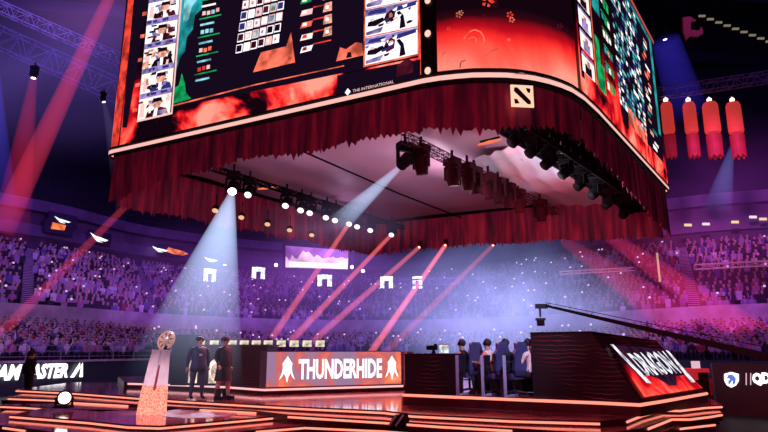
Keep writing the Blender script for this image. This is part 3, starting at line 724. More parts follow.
# orange glints: highlights shaped as small glowing tubes on the fabric
for (x0, y0), (x1, y1), lb in (((258, 189), (279, 187), 'orange glint drawn as a glowing tube between lit spotlights'), ((478, 145), (502, 139), 'orange glint drawn as a glowing tube above the reddish lamps')):
    a, b = PZ(x0, y0, ZR - .38), PZ(x1, y1, ZR - .38); T = thing('glint_tube', a, lb, 'lamp'); mb = MB(); mb.tube([a, a.lerp(b, .5), b], [.03, .07, .03], 8); mb.build('tube', emat('orange_tube', (1, .2, .1), 1.0), T)
    mb = MB(); mb.box((a + b) / 2 + up * .1, ((b - a).length * .8, .08, .06), math.atan2(b.y - a.y, b.x - a.x)); mb.build('holder', BH, T)

# ------------------------------------------------------------------ hall lamps with coloured beams
def hall_beam(px, py, Y, ex, ey, EY, r0, r1, col, s, label, lens, power=.6, size=1.2):
    p = PY(px, py, Y); e = PY(ex, ey, EY); T, q = moving_head(p + up * .6, e - p, label, BH, lens, size); beam(T, q, e, r0, r1, lambda L: vol_mat('hall_beam', col, s, L, power), 'coloured light beam'); return T
LENSRW = emat('lens_redwhite', (1, .55, .45), 10); LENSB = emat('lens_blue', (.4, .4, 1), 6)
hall_beam(34, 74, 40, 8, 250, 40, .25, 1.3, (1, .03, .10), .22, 'red lamp below the left trusses', LENSRW, 1.2)
hall_beam(122, -30, 34, 0, 232, 34, .3, .75, (1, .05, .12), .34, 'lamp above the frame throwing a long red beam at far left', LENSR, .3)
hall_beam(190, 140, 42, -20, 355, 36, .15, .38, (1, .07, .12), .42, 'hidden lamp of the long thin red beam at left', LENSR, .2)
hall_beam(-6, 60, 40, 4, 230, 40, .3, 1.0, (.10, .08, 1), .3, 'blue lamp at the left edge', LENSB, 1.3)
hall_beam(103, 100, 40, 124, 190, 40, .12, .8, (.5, .35, .9), .12, 'small white lamp left of the cube', LENSW, 1.5, 1.0)
hall_beam(733, 146, 44, 716, 215, 44, .15, 1.1, (.25, .3, 1), .32, 'blue white lamp below the rightmost banner', LENSW, 1.2, .8)
hall_beam(664, 36, 44, 690, 118, 44, 1.1, 1.5, (.06, .04, .8), .10, 'blue lamp beside the upper right edge of the cube', LENSB, .6, 1.2)
hall_beam(600, 232, 40, 775, 352, 40, .4, 1.3, (1, .04, .16), .20, 'lamp under the right cube corner with a broad red beam', LENSR, .3, .8)
hall_beam(560, 240, 44, 720, 350, 44, .4, 1.8, (1, .04, .2), .12, 'lamp at the rear curtain with a faint broad red beam', LENSR, .3, .8)
hall_beam(500, 236, 44, 480, 360, 44, 1, 5.5, (.35, .45, 1), .02, 'blue lamp behind the rear curtain lighting the haze', LENSB, .6, .8)

# ------------------------------------------------------------------ haze
def haze(px, py, Y, rx, ry, rz, col, s, label, power=1.5, noise=2.2, roll=0):
    mb = MB(); mb.ball((0, 0, 0), 1, 20, 12); o = mb.build('haze', vol_mat('haze', col, s, None, power, noise), local=True); o.location = PY(px, py, Y); o.scale = (rx, ry, rz); o.rotation_euler = (0, roll, 0)
    return tag(o, label, 'haze', kind='stuff')
haze(505, 318, 44, 11, 7, 7.0, (.38, .42, .95), .15, 'pale blue haze drifting behind the players', 1.2)
haze(400, 300, 50, 14, 6, 6, (.35, .2, .85), .055, 'violet haze before the far seats')
haze(250, 290, 50, 18, 6, 7, (.38, .08, .72), .045, 'purple haze before the left seats')
haze(60, 60, 44, 22, 8, 9, (.16, .09, .5), .05, 'violet haze in the upper left of the hall')
haze(110, 10, 38, 9, 5, 3.5, (.4, .12, .5), .05, 'pinkish haze above the left trusses')
haze(330, 262, 55, 8, 4, 4, (.5, .2, 1), .07, 'bright violet haze round the far video board')
haze(690, 290, 46, 14, 6, 6, (.55, .04, .35), .022, 'magenta haze before the right seats')
haze(730, 190, 52, 12, 6, 8, (.30, .04, .45), .032, 'purple haze in the right of the hall')
haze(650, 250, 40, 8, 4, 5, (.7, .03, .15), .02, 'red haze under the right corner of the cube')
haze(340, 225, 30, 5, 4, 1.5, (.55, .35, .8), .05, 'pale haze round the lit spotlights')

# ------------------------------------------------------------------ STAGE
def deck(name, px, z, strip, label, back, zb=0, strip_r=.025, m=STRIP):
    """px: visible front edge in the photograph at the light line's height; back: extra plan points closing the outline"""
    pts = [PZ(x, y, z - .06) for x, y in px]; outline = [(p.x, p.y) for p in pts] + back
    c = sum((V((p[0], p[1], 0)) for p in outline), V()) / len(outline)
    T = thing(name, V((c.x, c.y, zb)), label, 'stage')
    mb = MB(); mb.prism(outline, zb, z, 1)
    mb.m[0] = 1; mb.m[1] = 0; mb.build('platform', [DECK, RISER], T)
    for a, b in strip:
        mb = MB(); sg = [PZ(x, y, z - .06) for x, y in px[a:b + 1]]; sg = [q - V((q.x, q.y, 0)).normalized() * .02 for q in sg]; mb.tube(sg, strip_r, 6); mb.build('light_line', m, T)
    return T
pxA = [(16, 391), (76, 394), (128, 398), (180, 402), (256, 406.5), (310, 409.5), (384, 413), (412, 416.5), (512, 421.5), (600, 424), (627, 422), (642, 416), (663, 410.5), (680, 411), (705, 408), (722, 407)]
deck('main_stage', pxA, 1.0, [(0, 9), (10, 15)], 'broad glossy main stage deck with a glowing front edge', [(12.5, 26), (6, 30), (-13.6, 27)], .88)
pxT2 = [(8, 399), (60, 401), (75, 403), (128, 406), (200, 410), (256, 413), (288, 417), (384, 423), (440, 427), (512, 431), (600, 437), (640, 432), (648, 429), (672, 419.5), (690, 419.5), (710, 417), (722, 415)]
deck('stage_step', pxT2, .88, [(0, 3), (4, 5), (6, 9), (12, 16)], 'second stage step with a glowing edge below the main deck', [(12.4, 26), (6, 30.5), (-13.8, 27.3)], .68)
deck('stage_step', [(-10, 406.5), (25, 408), (55, 410), (100, 414)], .80, [(0, 1), (1, 2)], 'short stage step at the far left above the statue platform', [(-6, 18), (-10, 19)], .68)
deck('statue_platform', [(10, 417), (87, 423), (128, 427.5), (160, 428.5), (200, 425), (256, 420), (288, 417)], .80, [(0, 6)], 'low rounded platform under the trophy pedestal', [(-2.6, 16.4), (-6, 16.7), (-9.5, 17.5)], .68)
deck('stage_step', [(-30, 425), (3, 428), (25, 431), (100, 441), (200, 440), (256, 432), (305, 428), (384, 431.5), (440, 436), (600, 448), (660, 436), (680, 429), (697, 427), (715, 425)], .68, [(1, 2), (5, 8), (11, 13)], 'lowest stage step along the bottom of the picture', [(12.6, 26), (6, 31), (-14, 28)])
pxB = [(124, 383.6), (128, 383.8), (180, 385.2), (225, 387.2), (256, 389.5), (264, 390), (403, 386)]
deck('rear_platform', pxB, 1.2, [(1, 5), (5, 6)], 'raised rear platform carrying the team name board', [(5, 28), (-8, 29), (-12, 28)], 1.0, .035, STRIPW)
pxP = [(403, 395), (512, 399.5), (600, 403), (640, 405), (665, 401), (707, 393.5)]
deck('players_platform', pxP, 1.3, [(0, 3), (3, 5)], 'raised platform carrying the players booth and its wedge shaped end', [(7.5, 21), (2, 23)], 1.0, .035)

WAVE = None
def wave_mat():
    m = mat('booth_front', (.018, .010, .016), .4); n = m.node_tree.nodes; l = m.node_tree.links; b = n['Principled BSDF']
    g = n.new('ShaderNodeNewGeometry'); w = n.new('ShaderNodeTexWave'); w.bands_direction = 'Z'; w.inputs['Scale'].default_value = 3.2; w.inputs['Distortion'].default_value = 5; w.inputs['Detail'].default_value = 2; w.inputs['Detail Scale'].default_value = .8
    l.new(g.outputs['Position'], w.inputs['Vector']); r = ramp(n, [(.0, (0, 0, 0)), (.90, (0, 0, 0)), (1, (.30, .02, .035))]); l.new(w.outputs['Fac'], r.inputs[0])
    l.new(r.outputs[0], b.inputs['Emission Color'])
    nz = n.new('ShaderNodeTexNoise'); nz.inputs['Scale'].default_value = 1.1; l.new(g.outputs['Position'], nz.inputs['Vector']); m3 = n.new('ShaderNodeMapRange'); m3.inputs[1].default_value = .45; m3.inputs[2].default_value = .7; m3.inputs[4].default_value = .45; l.new(nz.outputs['Fac'], m3.inputs[0]); l.new(m3.outputs[0], b.inputs['Emission Strength']); return m
WAVE = wave_mat()

# --- team name board
a = PZ(264.5, 388.6, 1.2); b = PZ(402, 384.8, 1.2); rt = (b - a); w = rt.length; rt.normalize(); nn = V((rt.y, -rt.x, 0)); h = 1.15
T = thing('team_board', (a + b) / 2, 'long lit desk front reading THUNDERHIDE with a beast emblem at each end', 'sign')
mb = MB(); c = (a + b) / 2 - nn * .35; mb.box(c + up * h / 2, (w, .68, h), math.atan2(rt.y, rt.x)); mb.build('desk', mat('desk_grey', (.2, .16, .24), .5), T)
def board_mat():
    m = bpy.data.materials.new('board_glow'); m.use_nodes = True; n = m.node_tree.nodes; l = m.node_tree.links; n.clear(); o = n.new('ShaderNodeOutputMaterial'); e = n.new('ShaderNodeEmission')
    g = n.new('ShaderNodeNewGeometry'); nt = n.new('ShaderNodeTexNoise'); nt.inputs['Scale'].default_value = .9; nt.inputs['Detail'].default_value = 4; nt.inputs['Distortion'].default_value = 1; l.new(g.outputs['Position'], nt.inputs['Vector'])
    r = ramp(n, [(.3, (.30, .20, .36)), (.44, (.38, .2, .32)), (.52, (.6, .14, .16)), (.62, (1, .2, .09)), (.78, (1, .6, .38))]); l.new(nt.outputs['Fac'], r.inputs[0]); l.new(r.outputs[0], e.inputs[0]); e.inputs[1].default_value = 1.0; l.new(e.outputs[0], o.inputs[0]); return m
mb = MB(); q = a + nn * .02 + up * .04
mb.poly([q + rt * .04, q + rt * (w - .04), q + rt * (w - .04) + up * (h - .07), q + rt * .04 + up * (h - .07)]); mb.build('lit_face', board_mat(), T)
mb = MB(); text_mb(mb, 'THUNDERHIDE', a + rt * w * .222 + up * .25 + nn * .05, rt, up, w * .615, .64, 0, .035); mb.build('lettering', emat('lit_letter', (1, .93, 1), 1.5), T)
for s0 in (.145, .915):
    mb = MB(); k = a + rt * w * s0 + nn * .05 + up * .57
    E2 = lambda pts: mb.poly([k + rt * x * .27 + up * y * .42 for x, y in pts])
    E2([(-.5, -.1), (-.2, -.5), (0, -.6), (.2, -.5), (.5, -.1), (.6, .45), (.25, .75), (0, 1), (-.25, .75), (-.6, .45)])
    E2([(-.5, .3), (-.62, -.2), (-.95, -.75), (-.62, -.55), (-.35, -.2)]); E2([(.5, .3), (.35, -.2), (.62, -.55), (.95, -.75), (.62, -.2)])
    E2([(-.16, -.55), (-.05, -.98), (0, -.7), (.05, -.98), (.16, -.55)])
    mb.build('beast_emblem', emat('lit_letter', (1, .93, 1), 1.5), T)
mb = MB(); q = b + V((.06, 0, 0)); mb.box(q + up * .56 + rt * .12, (.26, .5, 1.12), math.atan2(rt.y, rt.x)); mb.build('end_panel', mat('pale_end', (.4, .32, .5), .5), T)

# --- left desk with lit emblem panels
a = PZ(166, 386, 1.2) + V((0, .5, 0)); b = PZ(262, 387.5, 1.2) + V((0, .5, 0)); rt = b - a; w = rt.length; rt.normalize(); nn = V((rt.y, -rt.x, 0)); hh = 1.3
T = thing('analyst_desk', (a + b) / 2, 'dark desk with wavy red lines and lit emblem panels behind the two standing people', 'desk')
mb = MB(); mb.box((a + b) / 2 - nn * .45 + up * hh / 2, (w, .9, hh), math.atan2(rt.y, rt.x)); mb.build('body', WAVE, T)
mb = MB(); mb.box((a + b) / 2 - nn * .45 + up * (hh + .03), (w + .1, 1.0, .06), math.atan2(rt.y, rt.x)); mb.build('worktop', mat('worktop', (.08, .05, .08), .4), T)
mb = MB(); mb.box(a + rt * .32 + up * .85 - nn * .3, (.62, .8, 1.7), math.atan2(rt.y, rt.x)); mb.build('end_tower', mat('blue_black', (.03, .03, .07), .5), T)
CRM = emat('cream_panel', (1, .72, .58), 1.3, 3)
for x0, x1 in ((184, 193), (205, 218)):
    p0 = a + rt * (w * (x0 - 166) / 96) + nn * .03; ww = w * (x1 - x0) / 96; mb = MB()
    arc = [p0 + up * .08, p0 + rt * ww + up * .08] + [p0 + rt * ww / 2 + rt * ww / 2 * math.cos(k * math.pi / 8) + up * (.62 + .26 * math.sin(k * math.pi / 8)) for k in range(9)]
    mb.poly(arc); o = mb.build('lit_panel', CRM, T)
    mb = MB(); cc = p0 + rt * ww / 2 + up * .48 + nn * .02
    for j in range(3):
        rr_ = .09 + j * .07; mb.tube([cc + rt * rr_ * .6 * math.cos(k * math.pi / 4) + up * rr_ * math.sin(k * math.pi / 4) for k in range(9)], .012, 4)
    mb.build('pattern', mat('panel_pattern', (.35, .12, .08), .5), o)
# row of small lit monitors behind desks
k = 0
for x in list(range(186, 222, 14)) + list(range(232, 262, 12)) + list(range(268, 326, 13)):
    p = PY(x, 351.5, 25.5); T = thing('monitor', p, 'small cream lit monitor in the row behind the desks', 'monitor', 'lit monitors behind the desks')
    mb = MB(); mb.box(p + up * .32, (.42, .04, .3)); mb.box(p + up * .08, (.06, .06, .2)); mb.box(p + up * .01, (.22, .16, .02)); mb.build('case', BH, T)
    mb = MB(); mb.box(p + up * .32 - V((0, .025, 0)), (.38, .01, .26)); mb.build('screen', emat('monitor_glow', (.95, .8, .62), .9, 5), T); k += 1
p = PY(252, 352, 26.1); mb = MB(); mb.box(V((p.x, p.y, p.z - .05)), (7.4, .9, .06)); 
T = thing('long_table', V((p.x, p.y, 1.2)), 'long table behind the desks carrying the lit monitors', 'table'); mb.build('tabletop', DARK, T)
for sx in (-3.5, 3.5):
    mb = MB(); mb.box(V((p.x + sx, p.y, (p.z - .08 + 1.2) / 2)), (.08, .8, p.z - .08 - 1.2)); mb.build('leg', DARK, T)
mb = MB(); mb.box(V((p.x, p.y + .35, p.z - .4)), (7, .04, .6)); mb.build('modesty_panel', DARK, T)

# --- players booth
zP = 1.3
def Pp(x, y): return PZ(x, y, zP)
a = Pp(405, 393.5); b = Pp(456, 395.5); rt = (b - a); w = rt.length; rt.normalize(); nn = V((rt.y, -rt.x, 0)); ang = math.atan2(rt.y, rt.x); hP = .96
T = thing('booth_desk', (a + b) / 2, 'black booth end with fine wavy red lines left of the players', 'booth')
mb = MB(); mb.box((a + b) / 2 - nn * .25 + up * hP / 2, (w, .5, hP), ang); mb.build('body', WAVE, T)
mb = MB(); mb.box((a + b) / 2 - nn * .25 + up * (hP + .02), (w + .04, .54, .04), ang); mb.build('top', DARK, T)
topz = zP + hP + .04
# camera and white card on it
def onbooth(x, back=.5): s = (x - 405) / 51 * w; return V(((a + rt * s - nn * back).x, (a + rt * s - nn * back).y, topz))
p = onbooth(430, .3); T = thing('small_camera', p, 'small black camera standing on the booth end', 'camera')
mb = MB(); mb.box(p + up * .14, (.18, .12, .12), .3); mb.box(p + up * .2 + V((.05, 0, 0)), (.08, .08, .08)); mb.build('body', BH, T)
mb = MB(); mb.tube([p + up * .14 + V((-.07, 0, 0)), p + up * .14 + V((-.17, -.04, 0))], [.05, .06], 10); mb.build('lens', BH, T)
mb = MB(); mb.tube([p, p + up * .09], [.06, .03], 8); mb.build('stand', BH, T)
p = onbooth(440.5, .3); T = thing('card_box', p, 'white lit box standing on the booth end beside the small camera', 'box')
mb = MB(); mb.box(p + up * .11, (.2, .16, .2), .2); mb.build('box', emat('card_white', (.9, .95, .9), .9, 9), T); mb = MB(); mb.box(p + up * .225, (.21, .17, .03), .2); mb.build('lid', mat('lidw', (.8, .8, .8)), T)

# long player table behind
base = Pp(452, 395.5); end = Pp(536, 398.8); rt2 = (end - base).normalized(); n2 = V((rt2.y, -rt2.x, 0)); ang2 = math.atan2(rt2.y, rt2.x)
T = thing('player_table', base.lerp(end, .5), 'long black table behind the seated players', 'table')
wl = (end - base).length; mc = base.lerp(end, .5) - n2 * 1.75
mb = MB(); mb.box(mc + up * .98, (wl, .7, .05), ang2); mb.build('tabletop', DARK, T)
mb = MB(); mb.box(mc - n2 * .3 + up * .48, (wl, .05, .95), ang2); mb.build('back_panel', mat('booth_black', (.008, .006, .01), .5), T)
for s in (-.5, .5):
    mb = MB(); mb.box(mc + rt2 * wl * s * .97 + up * .48, (.06, .66, .95), ang2); mb.build('leg', DARK, T)
# partitions (pale posts with clear pane)
POST = mat('pale_post', (.45, .55, 1), .4)
for k, x in enumerate((457, 483.5, 506)):
    f = base + rt2 * ((x - 452) / 84 * wl) + n2 * -.08; T = thing('booth_divider', f, ('left', 'middle', 'right')[k] + ' pale upright divider edge between the players', 'divider', 'dividers between the players')
    mb = MB(); mb.box(f + up * .48, (.065, .05, .96), ang2); mb.build('post', POST, T)
    mb = MB(); mb.box(f - n2 * .7 + up * .75, (.015, 1.2, .42), ang2); mb.build('screen', mat('smoke_glass', (.03, .03, .05), .2), T)
    mb = MB(); mb.box(f - n2 * .66 + up * .02, (.06, 1.3, .04), ang2); mb.build('foot', POST, T)

# --- wedge shaped booth end with slanted screen
pA = Pp(533.5, 396.5); pB = Pp(641, 402); pBk = Pp(704, 391.5)
topH = 2.79
def atz(px, py, z): return PZ(px, py, z)
f = (pB - pA).normalized(); 
pD = V((pA.x, pA.y, topH)); pC = pA + f * 1.50; pC = V((pC.x, pC.y, topH))
# rear upper corner: parallel translate of bottom side edge, shortened
wv = (pBk - pB); pE = pC + wv * .93 - up * .17
pAb = pA + wv * .9; pDb = V((pAb.x, pAb.y, topH))
T = thing('booth_wedge', (pA + pB) / 2, 'large black wedge shaped booth end with a slanted lit screen on its side', 'booth')
mb = MB(); mb.add([pA, pB, pC, pD, pAb, pBk, pE, pDb], [(0, 1, 2, 3), (4, 5, 6, 7), (0, 1, 5, 4), (1, 2, 6, 5), (2, 3, 7, 6), (3, 0, 4, 7)]); mb.build('body', WAVE, T)
mb = MB(); mb.tube([pD, pC], .02, 6); mb.tube([pC, pE], .02, 6); mb.build('edge_trim', DARK, T)
nS = (pC - pB).cross(pBk - pB).normalized()
if nS.dot(V((0, -1, 0))) < 0: nS = -nS
def onS(x, y, off=.02):
    d = ray(x, y); o = V((0, 0, EYE)); t = (pB - o).dot(nS) / d.dot(nS); return o + d * t + nS * off
def scr_mat():
    m = fire_mat('fire_dragon', 1.2, 2.3, 1.3, 1.2, .25, 3); return m
DW = emat('dragon_white', (.9, .9, 1), 1.15, 5); DB = emat('dragon_ground', (.035, .008, .03), 1, 3)
mb = MB(); mb.poly([onS(x, y) for x, y in ((643.5, 397.5), (702, 388.5), (664, 352), (655, 349), (608, 344.5))], 0)
sc = mb.build('screen', [fire_mat('fire_dragon', 1.15, 2.25, 1.2, 1.3, .32, 3), DW], T)
sc['label'] = 'slanted screen reading DRAGON between white slashes over flames'
mb = MB()
mb.poly([onS(x, y, .03) for x, y in ((609, 346), (636, 375), (655, 378), (668, 386), (676, 386), (675, 377), (686, 375), (662, 351), (640, 347.5))], 0)
mb.build('dark_ground', DB, sc)
mb = MB()
mb.poly([onS(x, y, .05) for x, y in ((608.5, 345.5), (611.5, 345.5), (650, 384.5), (645, 384))]); mb.build('slash', DW, sc)
mb = MB(); mb.poly([onS(x, y, .05) for x, y in ((664, 351), (667, 352), (694, 383), (690, 383.5))]); mb.build('slash', DW, sc)
# letters laid in the plane: six glyphs sheared along the slant
cu0 = MB(); text_mb(cu0, 'DRAGON', V((0, 0, 0)), V((1, 0, 0)), V((0, 1, 0)), 1, 1, 0, .03)
mb = MB(); TLx = (624.5, 354.5); TRx = (661, 352); BLx = (645.5, 377.5); BRx = (680, 374.5)
vs = []
for v_ in cu0.v:
    s, t = v_.x, 1 - v_.y; x = lerp(lerp(TLx[0], TRx[0], s), lerp(BLx[0], BRx[0], s), t); y = lerp(lerp(TLx[1], TRx[1], s), lerp(BLx[1], BRx[1], s), t); vs.append(onS(x, y, .06))
mb.add(vs, cu0.f); mb.build('lettering', DW, sc)

# ------------------------------------------------------------------ trophy pedestal and shield
pb = PZ(151.5, 414, .80)
k = (pb.y * CP) / F * 1.05   # metres per photo pixel there
T = thing('trophy_pedestal', pb, 'tall tapered pedestal in pale drape with glowing orange lattice at its foot', 'pedestal')
hb = 57 * k
def sqr(cx, w, d, z, rot=.35):
    R = Matrix.Rotation(rot, 3, 'Z'); pts = []
    for sx, sy in ((-1, -1), (-.12, -1.0), (0, -.82), (.12, -1.0), (1, -1), (1.02, 0), (1, 1), (0, 1), (-1, 1), (-1.02, 0)): pts.append(pb + R @ V((sx * w / 2, sy * d / 2, 0)) + V((cx, 0, z)))
    return pts
PED = mat('pale_drape', (.9, .78, .86), .6, noise=(5, .3), bump=.3)
mb = MB(); prof = [(0, 29, 0), (0.12, 28.2, .2), (.35, 26, 1.0), (.6, 23.5, 2.2), (.8, 21.5, 3.2), (.95, 19.8, 4.2), (1, 19, 4.6)]
mb.loft([sqr(dx * k, wd * k * .86, wd * k * .62, t * hb) for t, wd, dx in prof]); mb.build('column', PED, T)
def lattice():
    m = bpy.data.materials.new('orange_lattice'); m.use_nodes = True; n = m.node_tree.nodes; l = m.node_tree.links; b = n['Principled BSDF']; b.inputs['Base Color'].default_value = (.25, .06, .05, 1)
    tc = n.new('ShaderNodeTexCoord'); vo = n.new('ShaderNodeTexVoronoi'); vo.feature = 'DISTANCE_TO_EDGE'; vo.inputs['Scale'].default_value = 15; l.new(tc.outputs['Object'], vo.inputs['Vector'])
    r = ramp(n, [(0, (1, .55, .4)), (.07, (1, .3, .17)), (.2, (.75, .14, .10))]); l.new(vo.outputs['Distance'], r.inputs[0]); l.new(r.outputs[0], b.inputs['Emission Color']); b.inputs['Emission Strength'].default_value = 1.1; return m
mb = MB(); mb.loft([sqr(dx * k, wd * k * .89, wd * k * .65, t * hb) for t, wd, dx in ((0, 29, 0), (.12, 28.2, .2), (.35, 26, 1.0), (.46, 24.6, 1.5))], cap=False); mb.build('glowing_foot', lattice(), T)
mb = MB(); R = Matrix.Rotation(.35, 3, 'Z')
mb.tube([pb + R @ V((-.02, -.225, 0)) + V((1.4 * k, -.0, .38 * hb)), pb + R @ V((.02, -.19, 0)) + V((3 * k, 0, .78 * hb))], [.035, .02], 6); mb.build('dark_slot', mat('slot', (.35, .04, .07), .6), T)
mb = MB(); mb.prism([(q.x, q.y) for q in sqr(4.6 * k, 19 * k * .9, 19 * k * .66, 0)], pb.z + hb, pb.z + hb + .04); mb.build('top_slab', PED, T)
cS = PZ(151.5, 414, .8) + V((9.5 * k, -.02, hb + .04)); rS = 9.8 * k
T = thing('shield_trophy', cS, 'round bronze shield trophy leaning on top of the pedestal', 'trophy')
Rm = Matrix.Rotation(math.radians(35), 3, 'Y') @ Matrix.Rotation(math.radians(-12), 3, 'Z'); cc = cS + up * rS * .88 + V((-.02, 0, 0))
def disc(r, y, sx=.82): return [cc + Rm @ V((r * sx * math.cos(j * math.pi / 12), y, r * math.sin(j * math.pi / 12))) for j in range(24)]
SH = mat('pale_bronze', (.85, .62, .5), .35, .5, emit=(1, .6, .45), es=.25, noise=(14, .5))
mb = MB(); mb.loft([disc(rS * .9, .05), disc(rS, .02), disc(rS, -.02), disc(rS * .82, -.03), disc(rS * .78, -.01)]); mb.build('rim', SH, T)
mb = MB(); mb.loft([disc(rS * .5, -.02), disc(rS * .38, -.06), disc(rS * .15, -.08)]); mb.build('boss', SH, T)
for j in range(8):
    mb = MB(); a_ = j * math.pi / 4; mb.tube([cc + Rm @ V((rS * .45 * .82 * math.cos(a_), -.03, rS * .45 * math.sin(a_))), cc + Rm @ V((rS * .78 * .82 * math.cos(a_), -.03, rS * .78 * math.sin(a_)))], .014, 5); mb.build('ray', mat('shield_dark', (.25, .1, .08), .4), T)
mb = MB(); mb.tube([cS, cS + up * .1], [.09, .05], 8); mb.build('stand', BH, T)
# light pool put into the colour of a marble disc set into platform
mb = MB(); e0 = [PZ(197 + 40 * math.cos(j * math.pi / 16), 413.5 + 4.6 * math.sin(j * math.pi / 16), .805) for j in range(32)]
mb.prism([(q.x, q.y) for q in e0], .79, .806); tag(mb.build('light_pool_disc', mat('painted_pool', (.7, .66, .8), .3, noise=(3.5, .6))), 'painted pool of light, a pale floor inlay beside the trophy pedestal', 'spill')

# ------------------------------------------------------------------ PEOPLE
def skin_body(nodes, edges, root):
    bm = bmesh.new(); vs = {k: bm.verts.new(p[:3]) for k, p in nodes.items()}
    for a_, b_ in edges: bm.edges.new((vs[a_], vs[b_]))
    me = bpy.data.meshes.new('b'); bm.verts.index_update(); order = list(nodes.keys()); bm.to_mesh(me); bm.free()
    ob = bpy.data.objects.new('b', me); COL.objects.link(ob); md = ob.modifiers.new('s', 'SKIN'); md.use_smooth_shade = True
    for i, kk in enumerate(order):
        sv = me.skin_vertices[0].data[i]; r = nodes[kk][3]; sv.radius = (r, r * (nodes[kk][4] if len(nodes[kk]) > 4 else 1)); sv.use_root = (kk == root)
    ss = ob.modifiers.new('u', 'SUBSURF'); ss.levels = ss.render_levels = 1
    bpy.context.view_layer.update(); m2 = bpy.data.meshes.new_from_object(ob.evaluated_get(bpy.context.evaluated_depsgraph_get()))
    bpy.data.objects.remove(ob); bpy.data.meshes.remove(me)
    mb = MB(); mb.add([v.co.copy() for v in m2.vertices], [tuple(p.vertices) for p in m2.polygons]); bpy.data.meshes.remove(m2); return mb
def add_hand(mb, w_, d, side, mi):
    """palm and five curled fingers at wrist w_, pointing along d"""
    d = V(d).normalized(); s_ = V(side).normalized(); s_ = (s_ - d * s_.dot(d)).normalized(); n_ = d.cross(s_)
    mb.tube([w_, w_ + d * .04, w_ + d * .085], [.024, .036, .032], 8, mi)
    for j, (o_, l_) in enumerate(((-.026, .062), (-.009, .074), (.009, .07), (.026, .054))):
        b0 = w_ + d * .08 + s_ * o_; b1 = b0 + d * l_ * .5 + n_ * .008; b2 = b1 + d * l_ * .4 + n_ * .022; mb.tube([b0, b1, b2], [.010, .009, .006], 6, mi)
    b0 = w_ + d * .03 - s_ * .028; mb.tube([b0, b0 + d * .03 - s_ * .022, b0 + d * .058 - s_ * .024 + n_ * .01], [.012, .010, .007], 6, mi)
def face(mb, c, fwd, mi, me_, s=1.0):
    f_ = V(fwd).normalized(); l_ = f_.cross(up).normalized()
    mb.tube([c + f_ * .085 * s + up * .02, c + f_ * .118 * s - up * .02], [.008, .017], 6, mi)
    for q in (-1, 1):
        mb.ball(c + f_ * .088 * s + l_ * q * .033 + up * .018, .012, 6, 4, me_); mb.ball(c + l_ * q * .088 * s, (.014, .022, .032), 6, 4, mi)
    mb.tube([c + f_ * .09 * s - l_ * .022 - up * .055, c + f_ * .094 * s + l_ * .022 - up * .055], .006, 5, me_)
def human(name_label, loc, rz, pose, mats, group=None, hair_kind='short', extra=None, wide=1.0):
    """pose: dict joint->(x,y,z,r); faces local -Y; mats: fn(centre)->index with list"""
    T = thing('person', loc, name_label, 'person', group, rz)
    nd = pose['nodes']; mb = skin_body(nd, pose['edges'], 'pelvis'); ml, fn = mats
    for i, f_ in enumerate(mb.f):
        c = sum((mb.v[j] for j in f_), V()) / len(f_); mb.m[i] = fn(c)
    hc = V(nd['head'][:3]); face(mb, hc, pose.get('look', (0, -1, 0)), 0, 1)
    for s in ('l', 'r'):
        wv_, ev = V(nd['wrist_' + s][:3]), V(nd['elbow_' + s][:3]); add_hand(mb, wv_, pose.get('hand', wv_ - ev), (0, -1, 0) if abs((wv_ - ev).normalized().y) < .8 else ((1 if s == 'l' else -1), 0, 0), 0)
    mb.build('body', ml, T, local=True, smooth=True)
    lk = V(pose.get('look', (0, -1, 0))).normalized()
    h_ = MB(); h_.ball(hc - lk * .022 + up * .035, (.103, .108, .098), 12, 8)
    if hair_kind == 'long': h_.ball(hc - lk * .05 - up * .08, (.09, .075, .15), 10, 8)
    h_.build('hair', HAIR, T, local=True, smooth=True)
    if extra: extra(T)
    T.scale = (wide, wide, 1)
    return T
EDG = [('pelvis', 'spine'), ('spine', 'chest'), ('chest', 'neck'), ('neck', 'jaw'), ('jaw', 'head'), ('head', 'crown')]
for s in 'lr': EDG += [('chest', 'shoulder_' + s), ('shoulder_' + s, 'elbow_' + s), ('elbow_' + s, 'wrist_' + s), ('pelvis', 'hip_' + s), ('hip_' + s, 'knee_' + s), ('knee_' + s, 'ankle_' + s), ('ankle_' + s, 'toe_' + s)]
def standing(stride=0, arms=((.27, -.02, .90), (.27, .04, .90)), lean=0):
    n = dict(pelvis=(0, 0, .95, .135, .8), spine=(0, -lean * .3, 1.14, .125, .8), chest=(0, -lean * .7, 1.34, .15, .75), neck=(0, -lean, 1.50, .055), jaw=(0, -lean - .015, 1.57, .066), head=(0, -lean - .02, 1.645, .09, 1.1), crown=(0, -lean - .01, 1.71, .07))
    for i, s in enumerate('lr'):
        q = (-1, 1)[i]; a_ = arms[i]; st = stride * q
        n['shoulder_' + s] = (q * .185, -lean * .8, 1.42, .065); n['elbow_' + s] = (q * .245, .03 - lean * .6, 1.15, .048); n['wrist_' + s] = (q * a_[0], a_[1], a_[2], .03)
        n['hip_' + s] = (q * .095, 0, .88, .10); n['knee_' + s] = (q * .11, -st * .5 - .01, .49, .068); n['ankle_' + s] = (q * .12, -st + .02, .09, .042); n['toe_' + s] = (q * .135, -st - .15, .045, .042)
    return dict(nodes=n, edges=EDG)
